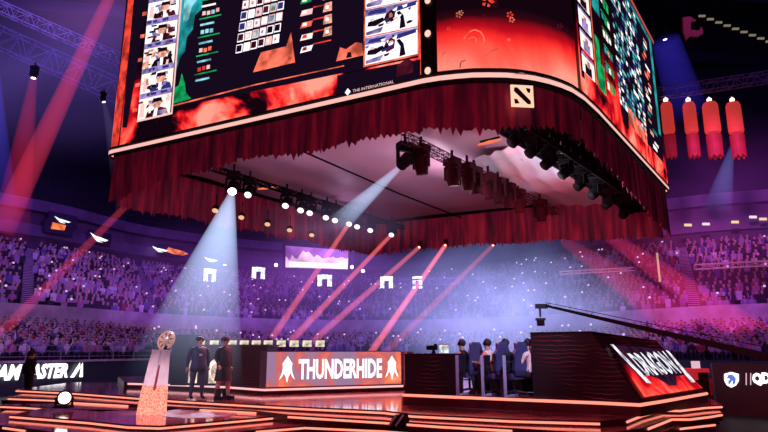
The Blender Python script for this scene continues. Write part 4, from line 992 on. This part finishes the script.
def seated(arms=True):
    n = dict(pelvis=(0, 0, .52, .14, .85), spine=(0, .0, .70, .13, .8), chest=(0, -.03, .92, .155, .75), neck=(0, -.05, 1.09, .055), jaw=(0, -.07, 1.155, .066), head=(0, -.08, 1.23, .09, 1.1), crown=(0, -.07, 1.295, .07))
    for i, s in enumerate('lr'):
        q = (-1, 1)[i]
        n['shoulder_' + s] = (q * .185, -.03, 1.0, .065); n['elbow_' + s] = (q * .25, -.12, .75, .05); n['wrist_' + s] = (q * .2, -.36, .78, .03)
        n['hip_' + s] = (q * .1, -.05, .5, .10); n['knee_' + s] = (q * .13, -.45, .50, .07); n['ankle_' + s] = (q * .13, -.42, .09, .042); n['toe_' + s] = (q * .14, -.58, .045, .042)
    return dict(nodes=n, edges=EDG)
EYEM = mat('dark_eye', (.02, .01, .01), .3); SUIT = mat('navy_suit', (.035, .045, .10), .6); SHOE = mat('black_shoe', (.01, .01, .012), .35)
DRK = mat('dark_shirt', (.018, .012, .02), .7)
def E8(z, y, a_, b_, n=14): return [V((a_ * math.cos(j * 2 * math.pi / n), y + b_ * math.sin(j * 2 * math.pi / n), z)) for j in range(n)]
# man in suit
p = PZ(196, 399.5, 1.0)
def suit(T):
    mb = MB(); mb.loft([E8(.78, 0, .20, .15), E8(.95, 0, .185, .14), E8(1.12, 0, .165, .13), E8(1.32, 0, .2, .14), E8(1.44, 0, .17, .10), E8(1.49, 0, .085, .07)]); mb.build('jacket', SUIT, T, local=True, smooth=True)
    mb = MB(); mb.add([(-.035, -.146, 1.22), (.035, -.146, 1.22), (.05, -.09, 1.475), (-.05, -.09, 1.475)], [(0, 1, 2, 3)]); mb.build('shirt_front', mat('shirtw', (.6, .6, .7)), T, local=True)
human('standing man in a dark navy suit, left of the person in loose shorts', p, math.radians(35), standing(.05), ([SKIN, EYEM, SUIT, SHOE], lambda c: 3 if c.z < .1 else (2 if c.z < 1.49 and not (abs(c.x) > .2 and c.z < .9) else 0)), extra=suit, wide=1.2)
p = PZ(222, 399.5, 1.0)
def shorts(T):
    mb = MB(); mb.loft([E8(.52, 0, .25, .17), E8(.75, 0, .21, .16), E8(.98, 0, .17, .13)], cap=False); mb.build('loose_shorts', DRK, T, local=True, smooth=True)
    mb = MB(); mb.loft([E8(.92, 0, .2, .15), E8(1.12, 0, .18, .14), E8(1.32, 0, .205, .145), E8(1.44, 0, .17, .10), E8(1.49, 0, .09, .07)]); mb.build('loose_top', DRK, T, local=True, smooth=True)
    for q in (-1, 1):
        mb = MB(); mb.tube([(q * .12, .02, .30), (q * .12, .02, .08)], [.075, .07], 10); mb.box((q * .13, -.07, .05), (.12, .30, .1)); mb.build('boot', SHOE, T, local=True)
human('standing person in black top and loose shorts with bare lower legs and boots', p, math.radians(60), standing(.08, ((.28, -.12, .95), (.3, .05, .9))), ([SKIN, EYEM, DRK, SHOE], lambda c: 3 if c.z < .12 else (2 if c.z > .75 and c.z < 1.49 else 0)), extra=shorts, wide=1.2)
# dark crew member by the left barrier
p = V((PY(21, 380, 23).x, 23.5, .0)); z0 = PY(21, 350, 23.5).z - 1.8
box_ = MB()
T = thing('equipment_riser', (p.x, p.y, 0), 'black riser under the crew member at far left', 'riser')
mb = MB(); mb.box((p.x, p.y, z0 / 2 - .02), (1.2, 1.0, z0 - .04)); mb.build('body', DARK, T); mb = MB(); mb.box((p.x, p.y, z0 - .02), (1.26, 1.06, .04)); mb.build('top', DARK, T)
human('crew member in black standing before the lit barrier lettering at far left', V((p.x, p.y, z0)), 2.6, standing(.03), ([SKIN, EYEM, DRK, SHOE], lambda c: 3 if c.z < .1 else (2 if c.z < 1.49 else 0)), wide=1.3)

# players and chairs. local -Y faces left along the row
ORG = mat('orange_sleeve', (.85, .32, .22), .7); WHT = mat('white_jersey', (.9, .8, .78), .7)
CH = mat('chair_blue', (.05, .06, .20), .55); CHB = mat('chair_black', (.015, .015, .03), .5)
def chair(loc, rz, label):
    T = thing('gaming_chair', loc, label, 'chair', 'gaming chairs in the players booth', rz)
    mb = MB()
    def slab(z, y, w_, d_): return [V((-w_, y - d_, z)), V((w_, y - d_, z)), V((w_ * 1.05, y + d_, z)), V((-w_ * 1.05, y + d_, z))]
    mb.loft([slab(.48, .24, .18, .04), slab(.6, .26, .22, .06), slab(.85, .27, .20, .05), slab(1.0, .28, .23, .05), slab(1.10, .29, .17, .05), slab(1.22, .30, .15, .04), slab(1.28, .30, .10, .03)]); bk = mb.build('backrest', CH, T, local=True)
    mb = MB(); mb.box((0, .23, 1.2), (.26, .06, .11)); mb.build('cushion', CHB, bk, local=True); mb = MB(); mb.box((0, .19, .66), (.3, .07, .16)); mb.build('cushion', CHB, bk, local=True)
    mb = MB(); mb.box((0, -.02, .44), (.5, .5, .1)); mb.box((-.24, -.02, .48), (.07, .48, .1)); mb.box((.24, -.02, .48), (.07, .48, .1)); mb.build('seat', CH, T, local=True)
    for q in (-1, 1):
        mb = MB(); mb.box((q * .30, 0, .55), (.03, .05, .22)); mb.box((q * .30, -.03, .67), (.08, .26, .03)); mb.build('armrest', CHB, T, local=True)
    mb = MB(); mb.tube([(0, 0, .4), (0, 0, .1)], .03, 8); mb.build('gas_lift', CHB, T, local=True)
    b_ = MB()
    for j in range(5): a_ = j * 1.257; b_.tube([(0, 0, .11), (.3 * math.cos(a_), .3 * math.sin(a_), .07)], [.03, .018], 6)
    bs = b_.build('star_base', CHB, T, local=True)
    for j in range(5):
        a_ = j * 1.257; c_ = MB(); c_.tube([(.3 * math.cos(a_) - .015, .3 * math.sin(a_), .035), (.3 * math.cos(a_) + .015, .3 * math.sin(a_), .035)], .034, 8); c_.build('caster', CHB, bs, local=True)
    return T
faceL = math.radians(-108) + ang2
def seatpos(x, back): q = base + rt2 * ((x - 452) / 84 * wl) - n2 * back; return V((q.x, q.y, zP))
def headset(T):
    mb = MB(); c = V((0, -.075, 1.24)); mb.tube([c + V((math.cos(t) * .112, 0, math.sin(t) * .125)) for t in [j * math.pi / 8 for j in range(9)]], .012, 6); mb.tube([c + V((-.12, 0, 0)), c + V((-.085, 0, 0))], .04, 10); mb.tube([c + V((.12, 0, 0)), c + V((.085, 0, 0))], .04, 10); mb.build('headset', BH, T, local=True)
def jersey(sl, bd): return ([SKIN, EYEM, bd, SHOE, sl, TROU], lambda c: 3 if c.z < .1 else (5 if c.z < .6 else (0 if c.z > 1.1 else (4 if abs(c.x) > .16 else (2 if c.y > -.25 else 0)))))
defs = [(450.5, 'seated player with dark hair and orange sleeves next to the booth end', ORG, DRK), (482, 'seated player in white jersey with orange sleeves and headset, middle of the row', ORG, WHT), (501, 'seated player in dark clothes with headset, between two blue chairs', DRK, DRK), (532.5, 'seated player in pale jersey partly hidden at the wedge shaped booth end', WHT, WHT)]
for x, lb, sl, bd in defs:
    if x < 530: loc = seatpos(x, .95 if x < 460 else .75)
    else: loc = seatpos(524, .8)
    human(lb, loc, faceL, seated(), jersey(sl, bd), extra=headset)
for x, lb in ((450.5, 'left blue gaming chair, behind the dark haired player'), (482, 'middle blue gaming chair, behind the player in white'), (501, 'right blue gaming chair, behind the dark clothed player')):
    chair(seatpos(x + 5.5, .95 if x < 460 else .75), faceL - .25, lb)

# ------------------------------------------------------------------ camera crane
T = thing('camera_crane', PY(768, 356, 13), 'long dark camera crane arm reaching in from the right above the booth', 'crane')
A0 = PY(545, 305.5, 16.0); A1 = PY(790, 362, 11.5); d = (A1 - A0).normalized(); sd = d.cross(up).normalized(); u2 = sd.cross(d)
mb = MB()
for t, w0, w1 in ((0, .05, .14),):
    r0_ = [A0 + sd * x * .03 + u2 * y * .03 for x, y in ((-1, -1), (1, -1), (1, 1), (-1, 1))]; r1_ = [A1 + sd * x * .06 + u2 * y * .07 for x, y in ((-1, -1), (1, -1), (1, 1), (-1, 1))]; mb.loft([r0_, r1_])
CR_ = mat('crane_black', (.008, .007, .014), .6)
mb.build('arm', CR_, T)
mb = MB(); mb.tube([A0 + u2 * .08, A0.lerp(A1, .5) + u2 * .13, A1 + u2 * .18], .009, 5)
for t in (0.02, .25, .5, .75): q = A0.lerp(A1, t); mb.tube([q, q + u2 * (.08 + .10 * t)], .009, 5)
mb.build('stay_cable', CR_, T)
mb = MB(); mb.box(A0 + V((-.1, 0, -.02)), (.3, .12, .12)); q = A0 + V((-.14, 0, 0)); mb.tube([q, q - up * .3], .025, 6); mb.box(q - up * .36, (.22, .2, .06)); mb.build('head_mount', CR_, T)
mb = MB(); mb.box(q - up * .46, (.15, .22, .14)); mb.tube([q - up * .46 + V((0, -.1, 0)), q - up * .46 + V((-.03, -.22, -.01))], [.05, .06], 10); mb.build('camera', BH, T)
q = A1 + V((1.2, .1, 0)); mb = MB(); mb.tube([A1, A1 + d * 2.0], .13, 8); mb.build('rear_arm', CR_, T)
mb = MB(); mb.tube([V((A1.x, A1.y, 0)), A1], [.2, .1], 8)
for j in range(3): mb.tube([V((A1.x, A1.y, .5)), V((A1.x + .8 * math.cos(j * 2.1), A1.y + .8 * math.sin(j * 2.1), .03))], .05, 6)
mb.build('pedestal', CR_, T)

# ------------------------------------------------------------------ floor lights on the stage
p = PZ(63.5, 408, .86); T = thing('floor_light', p, 'round white floor light shining on the left stage steps', 'spotlight')
mb = MB(); c = p + up * .26; ax = (V((0, 0, EYE)) - c).normalized()
mb.tube([c - ax * .22, c - ax * .1, c + ax * .1], [.1, .19, .2], 16); mb.build('housing', BH, T)
mb = MB(); mb.tube([c + ax * .1, c + ax * .12], [.155, .14], 16); mb.build('lens', emat('floor_lens', (1, .95, .9), 3), T)
mb = MB(); mb.box(p + up * .03, (.42, .3, .06)); mb.box(p + up * .16 + V((.22, 0, 0)), (.03, .08, .24)); mb.box(p + up * .16 - V((.22, 0, 0)), (.03, .08, .24)); mb.build('bracket', BH, T)
p = PZ(399, 430, .70); T = thing('floor_monitor', p, 'black wedge shaped floor unit with two pale bars at the bottom centre', 'monitor')
mb = MB(); xx = [(-.22, -.15, 0), (.22, -.15, 0), (.22, .15, 0), (-.22, .15, 0), (-.12, -.05, .3), (.16, -.05, .36), (.16, .1, .36), (-.12, .1, .3)]
R = Matrix.Rotation(-.5, 3, 'Z'); mb.add([p + R @ V(q) for q in xx], [(3, 2, 1, 0), (4, 5, 6, 7), (0, 1, 5, 4), (1, 2, 6, 5), (2, 3, 7, 6), (3, 0, 4, 7)]); mb.build('body', BH, T)
for o_ in (-.06, .1):
    mb = MB(); mb.tube([p + R @ V((o_ - .1, -.16, .1)), p + R @ V((o_ + .05, -.08, .33))], .022, 6); mb.build('pale_bar', mat('pale_bar', (.75, .75, .85), .4), T)

# ------------------------------------------------------------------ barrier lettering left, railing, right lettering
def bar_pt(px, z):   # point on the barrier wall at photo column px
    best = min((abs(proj(bowl(8 * i / 1600, 0, z))[0] - px), i) for i in range(1600)); return bowl(8 * best[1] / 1600, 0, z)
OFS = V((.12, -.1, 0)); a = bar_pt(27, .8) + OFS; b = bar_pt(66.5, .8) + OFS; a2 = bar_pt(-22, .8) + OFS; b2 = bar_pt(19, .8) + OFS
T = thing('lit_lettering', a.lerp(b, .5), 'white glowing lettering TEAM ASTER on the barrier left of the stage', 'sign')
rt = (b - a); w = rt.length
mb = MB(); text_mb(mb, 'ASTER', a, rt, up, w, .82, 0, .05, .2); mb.build('letters', WHITE, T); mb = MB(); text_mb(mb, 'TEAM', a2, b2 - a2, up, (b2 - a2).length, .82, 0, .05, .2); mb.build('letters', WHITE, T)
mb = MB(); c = bar_pt(69, .8) + OFS; r_ = rt.normalized()
mb.poly([c, c + r_ * .25, c + r_ * .62 + up * .55, c + r_ * .55 + up * .85]); mb.poly([c + r_ * .62, c + r_ * .85, c + r_ * .75 + up * .85, c + r_ * .66 + up * .7]); mb.build('emblem', WHITE, T)
# railing on the barrier
T = thing('railing', bowl(1.1, .01, 1.75), 'thin metal railing on top of the barrier left of the stage', 'railing')
RL = mat('rail_metal', (.35, .28, .42), .4, .3)
ts = [.5 + i * .02 for i in range(86)]
for z in (2.0, 2.3, 2.62):
    mb = MB(); mb.tube([bowl(t, .006, z) for t in ts], .022, 5); mb.build('rail', RL, T)
for i in range(0, 86, 6):
    mb = MB(); q = bowl(ts[i], .006, 1.75); mb.tube([q, q + up * .9], .03, 6); mb.build('post', RL, T)
mb = MB(); mb.loft([[bowl(t, -.004, 1.68) for t in ts], [bowl(t, -.004, 1.80) for t in ts], [bowl(t, .01, 1.8) for t in ts]], closed=False); mb.build('coping', LEDGE, T)

# right lit board
pa, pbb = PY(712, 366, 24), PY(790, 362, 22); zt_ = pa.z
T = thing('lit_sign', V((pa.x, pa.y, 0)), 'dark low wall with a white shield emblem and glowing letters at right', 'sign')
mb = MB(); mb.prism([(pa.x, pa.y), (pbb.x, pbb.y), (pbb.x + .1, pbb.y + .3), (pa.x + .1, pa.y + .3)], 0, zt_ + .1); mb.build('wall', mat('sign_dark', (.09, .035, .055), .5), T)
rt = V((pbb.x - pa.x, pbb.y - pa.y, 0)).normalized(); nn = V((rt.y, -rt.x, 0))
def sp(px, py):
    d_ = ray(px, py); o_ = V((0, 0, EYE)); t_ = (pa - o_).dot(nn) / d_.dot(nn); return o_ + d_ * t_ + nn * .03
mb = MB(); mb.poly([sp(x, y) for x, y in ((724.5, 374), (731.5, 372), (739, 374), (739, 381), (736, 385.5), (731.5, 387.5), (727, 385), (724.5, 380))]); o = mb.build('shield_emblem', WHITE, T)
mb = MB(); mb.poly([sp(x, y) + nn * .02 for x, y in ((729, 386), (728.5, 381), (730.5, 379), (727, 378), (729, 374.5), (733, 374.5), (736.5, 378), (736, 383), (733.5, 385.5), (733, 380.5), (731, 383))]); mb.build('horse_head', emat('blue_mark', (.12, .2, .75), 1), o)
mb = MB()
for x in (746, 750.5): mb.poly([sp(x, 385), sp(x + 1, 385), sp(x + 1, 373), sp(x, 373)])
mb.build('bars', emat('dim_white', (1, .7, .8), .8), T)
a_, b_ = sp(753.5, 386), sp(785, 384.5); mb = MB(); text_mb(mb, 'QDPB', a_, b_ - a_, up, (b_ - a_).length, .46, 0, .06); mb.build('letters', WHITE, T)
# small desk with red canopy and crew near it
p = PY(697, 392, 19.5); p.z = 1.0
T = thing('crew_desk', V((p.x, p.y, 0)), 'small crew desk with red cover and a white card behind the wedge booth', 'desk')
mb = MB(); mb.box((p.x, p.y, .85), (.55, .5, 1.7)); mb.build('body', DARK, T)
mb = MB(); mb.box((p.x, p.y - .02, 1.76), (.6, .55, .12), .1); mb.box((p.x - .2, p.y - .2, 1.62), (.28, .2, .3), .3); mb.build('red_cover', mat('red_cover', (.75, .05, .08), .6, emit=(1, .05, .08), es=.25), T)
mb = MB(); mb.box((p.x + .0, p.y - .1, 1.93), (.28, .03, .22), .1); mb.build('card', emat('card_pink', (1, .6, .7), .8), T)
for k, (x, Y, lb) in enumerate(((707, 20.5, 'crew member in red beside the crew desk at right'), (748, 17, 'crew member in black standing at the right edge in front of the lit sign'))):
    q = PY(x, 380, Y); M_ = mat('red_shirt', (.7, .06, .08), .7) if k == 0 else DRK
    if k == 0:
        human(lb, V((q.x, q.y, 0.0)), .5 - k, standing(.05), ([SKIN, EYEM, M_, SHOE, TROU], lambda c: 3 if c.z < .1 else (4 if c.z < .95 else (2 if c.z < 1.49 else 0))))

# ------------------------------------------------------------------ far details on the stands
# far video board
t, r, p = bowl_hit(318, 262, .8, 1.2, lambda r: 12.6 if r < .95 else 14)
Yb = 62
corners = [PY(x, y, Yb) for x, y in ((284, 269), (349, 271), (350, 249), (284, 244))]
T = thing('far_video_board', (corners[0] + corners[1]) / 2, 'glowing pink and white video board on the far side of the arena', 'screen')
TL_, TR_ = corners[3], corners[2]; BL_, BR_ = corners[0], corners[1]; gp = lambda s_, t_, o_=0: BL_.lerp(BR_, s_).lerp(TL_.lerp(TR_, s_), t_) + V((0, -o_, 0))
mb = MB(); mb.poly(corners); scb = mb.build('screen', emat('board_violet', (.5, .16, .75), 1.0, .35), T)
mb = MB(); mb.poly([gp(0, .04, .05), gp(1, .04, .05)] + [gp(1 - i / 24, .42 + .3 * random.random() + .15 * math.sin(i * .5), .05) for i in range(25)]); mb.build('bright_band', emat('board_pink', (1, .55, .75), 1.5, .4), scb)
mb = MB(); mb.poly([gp(.08, .1, .1), gp(.94, .1, .1), gp(.94, .3, .1), gp(.08, .3, .1)]); mb.build('white_band', emat('board_white', (1, .9, .95), 1.5), scb)
mb = MB()
for a_, b_ in zip(corners, corners[1:] + corners[:1]): mb.tube([a_, b_], .18, 6)
mb.build('frame', BLACK, T); mb = MB()
for x in (300, 336): q = PY(x, 246, Yb + .2); mb.tube([q, q + up * 8], .06, 5)
mb.build('hanger', BLACK, T)
# purple lamps
for k, (x, y) in enumerate(((276, 265), (352, 267), (363, 271))):
    p = PY(x, y, 60); T = thing('flood_lamp', p, ('violet flood lamp left of the far video board', 'violet flood lamp at the right end of the far video board', 'violet flood lamp beside the dark mast right of the far video board')[k], 'lamp')
    mb = MB(); mb.ball(p, .18, 10, 6); mb.build('bulb', emat('violet_lamp', (.5, .4, 1), 8), T); mb = MB(); mb.tube([p + V((0, .3, 0)), p + V((0, .5, 0))], [.4, .3], 10); mb.tube([p + V((0, .4, 0)), p + V((0, .4, -1.6))], .06, 5); mb.build('housing', BH, T)
mb = MB(); q = PY(357, 296, 60); mb.box(q + up * 3.1, (.7, .7, 6.2)); tag(mb.build('mast', BLACK), 'dark mast right of the far video board', 'mast')
# portals
portals = [(210, 284), (258, 281), (325, 288), (387, 290), (416, 292), (222, 261)]
for k, (x, y) in enumerate(portals):
    t, r, p = bowl_hit(x, y + 2); tg = tangent(t); an = math.atan2(tg.y, tg.x); inn = (cr(inner, t) - p); inn.z = 0; inn.normalize()
    T = thing('lit_portal', p, ['lit doorway in the seats just inside the white beam', 'lit doorway in the seats below the cube, left of the far video board', 'lit doorway below the middle of the far video board', 'left of two lit doorways right of the far video board', 'right of two lit doorways right of the far video board', 'small lit doorway high in the seats beside the white beam'][k], 'doorway')
    s_ = (.6, .7, .75, .65, .5, .55)[k]; c = p + inn * .9 + up * 1.3
    mb = MB(); mb.box(c + up * .1 - inn * .35, (2.6 * s_, .6, 1.7), an); mb.build('surround', mat('portal_dark', (.06, .04, .1), .7), T)
    mb = MB()
    for sx, z0_, z1_ in ((-.9, -.8, .75), (0, .2, .8), (.9, -.8, .75)): mb.box(c + tg * sx * s_ + up * ((z0_ + z1_) / 2 + .05), (.8 * s_ if sx else 1.1 * s_, .1, z1_ - z0_), an)
    mb.build('light', emat('portal_white', (.85, .95, .9), 1.9, 1), T)
# signs on the fascia
def fascia_sign(px, py, shapes, label, name='fascia_sign', Y=None):
    best = None
    for i in range(800):
        t = 8 * i / 800; pp = bowl(t, .95, 15); dd = abs(proj(pp)[0] - px)
        if best is None or dd < best[0]: best = (dd, t)
    t = best[1]; P0 = bowl(t, .945, 0); tg = tangent(t); dd = ray(px, py); P0 = V((0, 0, EYE)) + dd * (P0.y / dd.y); inn = V((-P0.x, 15 - P0.y, 0)).normalized(); P0 += inn * .6
    T = thing(name, P0, label, 'sign')
    for nm, pts, m_ in shapes:
        mb = MB(); mb.poly([P0 + tg * x + up * y + inn * .05 for x, y in pts]); mb.build(nm, m_, T)
    mb = MB(); mb.box(P0 - inn * .2, (3.4, .3, 1.5), math.atan2(tg.y, tg.x)); mb.build('panel', mat('sign_panel', (.06, .04, .1), .6), T)
WG = emat('wing_white', (.95, .95, 1), 1.6); OG = emat('sign_orange', (1, .2, .06), 1.2, 1)
wing = lambda s, o_: [('wing', [(-1.5 * s + o_, .35 * s), (-.6 * s + o_, .1 * s), (.2 * s + o_, .05 * s), (1.4 * s + o_, -.1 * s), (.9 * s + o_, -.32 * s), (-.2 * s + o_, -.3 * s), (-1.0 * s + o_, -.05 * s)], WG), ('wing_tip', [(-1.2 * s + o_, -.02 * s), (-.8 * s + o_, -.2 * s), (.2 * s + o_, -.42 * s), (.6 * s + o_, -.5 * s), (-.3 * s + o_, -.5 * s)], WG)]
fascia_sign(62, 221, wing(.7, 0), 'small white wing sign high on the left fascia')
fascia_sign(58, 228.5, [('glow', [(-.9, -.3), (.7, -.2), (.8, .4), (-.8, .45)], OG)], 'small orange lit sign below the white wing sign at far left')
fascia_sign(99, 238.5, wing(1.0, 0), 'bright white wing sign on the left fascia, middle of three')
fascia_sign(170, 251, wing(.8, -1.4) + [('flame', [(-.6, -.2), (.4, -.45), (1.9, -.5), (2.6, -.2), (1.8, .1), (.5, .25), (-.3, .4)], OG)], 'white wing sign with orange flame on the left fascia near the beam')
fascia_sign(211, 260, wing(.7, 0), 'small white wing sign seen through the white beam')
# suites lights at right
for k, (x, y) in enumerate(((688, 225), (706, 224), (735, 222), (753, 217), (763, 219))):
    p = PY(x, y, 57); T = thing('suite_lamp', p, ['dim yellow', 'pale', 'faint', 'bright', 'small'][k] + ' lamp inside the right suites, ' + ['first', 'second', 'third', 'fourth', 'fifth'][k] + ' from the left', 'lamp')
    mb = MB(); mb.box(p, (.7, .1, .25)); mb.build('diffuser', emat('suite%d' % (k % 2), ((1, .75, .4), (1, .8, .9))[k % 2], .9), T); mb = MB(); mb.box(p + V((0, .1, .16)), (.8, .2, .08)); mb.build('bracket', BLACK, T)
# right: suites structure bands
mb = MB(); pts = [PY(x, 0, 58 - (x - 640) * .02) for x in (600, 680, 790)]
# lit walkway rail at right
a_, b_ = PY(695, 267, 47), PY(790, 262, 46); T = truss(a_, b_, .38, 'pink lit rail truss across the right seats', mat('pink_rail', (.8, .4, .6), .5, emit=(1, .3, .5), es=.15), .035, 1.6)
a_, b_ = PY(560, 273, 50), PY(634, 269, 50); truss(a_, b_, .25, 'thin pink rail truss below the red rear curtain', mat('pink_rail', (.8, .4, .6)), .03, 1.6)
a_, b_ = PY(398, 283, 50), PY(455, 281, 50); truss(a_, b_, .5, 'thin violet truss above the lit doorways in the centre', mat('viol_rail', (.4, .3, .7)), .035, 1.2)
a_, b_ = PY(657, 253, 44), PY(660, 282, 44); mb = MB(); mb.tube([a_, b_], .07, 6); T = thing('light_pole', b_, 'slim upright yellowish light tube in the right seats', 'lamp'); mb.build('tube', emat('yellow_tube', (1, .6, .4), .55), T); mb = MB(); mb.tube([b_, b_ - up * .6], .1, 6); mb.build('foot', BH, T)

# red banners
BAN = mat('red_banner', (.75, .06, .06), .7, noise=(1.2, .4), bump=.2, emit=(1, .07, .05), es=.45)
for k, (x, w0) in enumerate(((666, 6), (688.5, 6.5), (709.5, 8), (732.5, 7.5))):
    top = PY(x, 103, 43.6); bot = PY(x + (0, .5, 1, 1.5)[k], 157, 43.6); T = thing('banner', top, ['leftmost', 'second from the left', 'third from the left', 'rightmost'][k] + ' of four red cylindrical banners hanging from the pink truss', 'banner', 'red banners at right')
    m_ = 43.6 * 1.0 / F; L = top.z - bot.z
    def rg(z, s): return [V((top.x + w0 * m_ * s * math.cos(j * math.pi / 8), top.y + w0 * m_ * s * math.sin(j * math.pi / 8), top.z - z)) for j in range(16)]
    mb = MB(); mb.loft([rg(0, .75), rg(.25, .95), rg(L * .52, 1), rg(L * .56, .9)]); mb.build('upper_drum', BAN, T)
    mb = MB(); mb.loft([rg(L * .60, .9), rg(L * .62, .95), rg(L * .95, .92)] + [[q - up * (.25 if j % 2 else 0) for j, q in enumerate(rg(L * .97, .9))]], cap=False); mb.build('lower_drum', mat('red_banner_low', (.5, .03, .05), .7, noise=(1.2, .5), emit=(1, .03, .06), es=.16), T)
    mb = MB(); mb.tube([top, top + up * .5], .03, 5); mb.ball(top + up * .25, .19, 8, 6); mb.build('lamp', emat('banner_lamp', (1, .75, .6), 2.2), T)
# red figure banner high at right
p = PY(688, 28, 46); T = thing('hanging_ornament', p, 'ragged dark red ornament hanging at the top right', 'ornament')
mb = MB(); q = lambda x, y: p + V((x, 0, y)) * .078
mb.prism([(0, 0), (1, 0), (1, 1)], 0, 0); mb = MB(); fr = [q(x, y) for x, y in ((-4, 13), (4, 14), (10, 9), (4, 8), (3, -2), (12, -3), (15, 2), (16, -6), (10, -10), (2, -9), (-3, -14), (-5, -4))]
mb.add(fr + [v + V((0, .2, 0)) for v in fr], [tuple(range(12)), tuple(range(12, 24))] + [(i, (i + 1) % 12, (i + 1) % 12 + 12, i + 12) for i in range(12)]); mb.build('cloth', mat('dim_red', (.4, .02, .04), .7, emit=(1, .03, .05), es=.06), T)
mb = MB(); mb.tube([q(0, 13), q(0, 60)], .03, 5); mb.build('line', BLACK, T)
# string of small lights at the top right
for k in range(9):
    x, y = 702 + k * 8.4, 16 + k * 3.2; p = PY(x, y, 60); T = thing('ceiling_lamp', p, 'dim lamp in the sloping row under the roof at top right', 'lamp', 'dim roof lamps at top right')
    mb = MB(); mb.box(p, (.7, .2, .18)); mb.build('diffuser', emat('dim_yellow', (.6, .5, .35), .35), T); mb = MB(); mb.tube([p, p + up * 3], .04, 5); mb.build('stem', BLACK, T)
# roof ribs
for k in range(7):
    mb = MB(); y0 = 40 + k * 14; mb.box((10, y0, 40), (200, .5, 1.4), .15); tag(mb.build('trim_%d' % (k + 2), mat('roof_rib', (.03, .025, .06), .8)), 'dark roof beam', kind='structure')

# ------------------------------------------------------------------ LIGHT
wd = bpy.data.worlds.new('world'); SC.world = wd; wd.use_nodes = True; wd.node_tree.nodes['Background'].inputs[0].default_value = (.10, .04, .22, 1); wd.node_tree.nodes['Background'].inputs[1].default_value = .12
def wash(px, py, col, power, src, ang=50, size=1): light('SPOT', src, col, power, bowl_hit(px, py)[2], size, ang, .8, 'wash_light')
wash(60, 300, (.42, .14, 1), 8500, (-4, 20, 24), 60)
wash(200, 300, (.5, .14, 1), 10000, (0, 34, 22), 60)
wash(370, 310, (.36, .2, 1), 11000, (4, 34, 22), 60)
wash(520, 310, (.45, .5, 1), 4000, (8, 34, 22), 50)
wash(700, 328, (.7, .10, 1), 15000, (14, 22, 20), 26)
wash(735, 222, (.85, .15, .8), 30000, (16, 26, 18), 26)
light('AREA', (30, 38, 34), (.2, .12, .7), 1500, (50, 80, 30), 10, name='hall_light')
wash(60, 240, (.4, .12, .8), 9000, (-10, 30, 14), 50)
light('SPOT', (-17, 18, 15), (.68, .3, 1), 9000, (-24, 38, 3), 1, 70, .8, 'wash_light')
light('SPOT', (18, 18, 15), (.8, .14, 1), 5000, (25, 36, 3), 1, 70, .8, 'wash_light')
light('AREA', (-30, 40, 40), (.25, .12, .9), 6000, (-34, 60, 20), 10, name='hall_light')
# under the cube
for x, y, pw, c in ((300, 190, 40, (.9, .6, .85)), (400, 185, 65, (1, .6, .78)), (450, 195, 200, (1, .7, .85)), (470, 150, 60, (.9, .6, .8)), (540, 185, 150, (.85, .85, 1)), (575, 196, 110, (.85, .85, 1)), (340, 225, 60, (.85, .6, 1))):
    light('POINT', PZ(x, y, ZR - 1.6), c, pw, size=.5, name='cube_glow')
for x, y, pw in ((520, 222, 90), (580, 225, 110), (200, 195, 25)): light('POINT', PZ(x, y, ZR - 2.4), (1, .08, .10), pw, size=.4, name='curtain_glow')
light('AREA', (2, 8, 4), (1, .12, .2), 200, (2, 18, 9.5), 4, name='curtain_wash')
light('AREA', (-12, 12, 5), (1, .25, .4), 170, (-6, 22, 9.5), 4, name='curtain_wash')
# stage
light('SPOT', (0, 22, 9), (1, .10, .16), 7000, (-1, 17, 1), .5, 90, .8, 'stage_wash')
light('SPOT', (4, 9, 8), (.62, .66, 1), 3000, (3.2, 16.3, 2), .3, 26, .8, 'players_wash')
light('SPOT', (-4.5, 8.5, 7), (1, .76, .88), 4500, (-5.75, 15.4, 1.6), .3, 11, .8, 'pedestal_wash')
light('SPOT', (-7.5, 10, 7.5), (.45, .55, 1), 1800, (-5.3, 17.8, 1.9), .3, 14, .8, 'people_wash')
light('SPOT', (8, 12, 9), (1, .1, .12), 1800, (9, 18, 1), .5, 70, .8, 'right_wash')
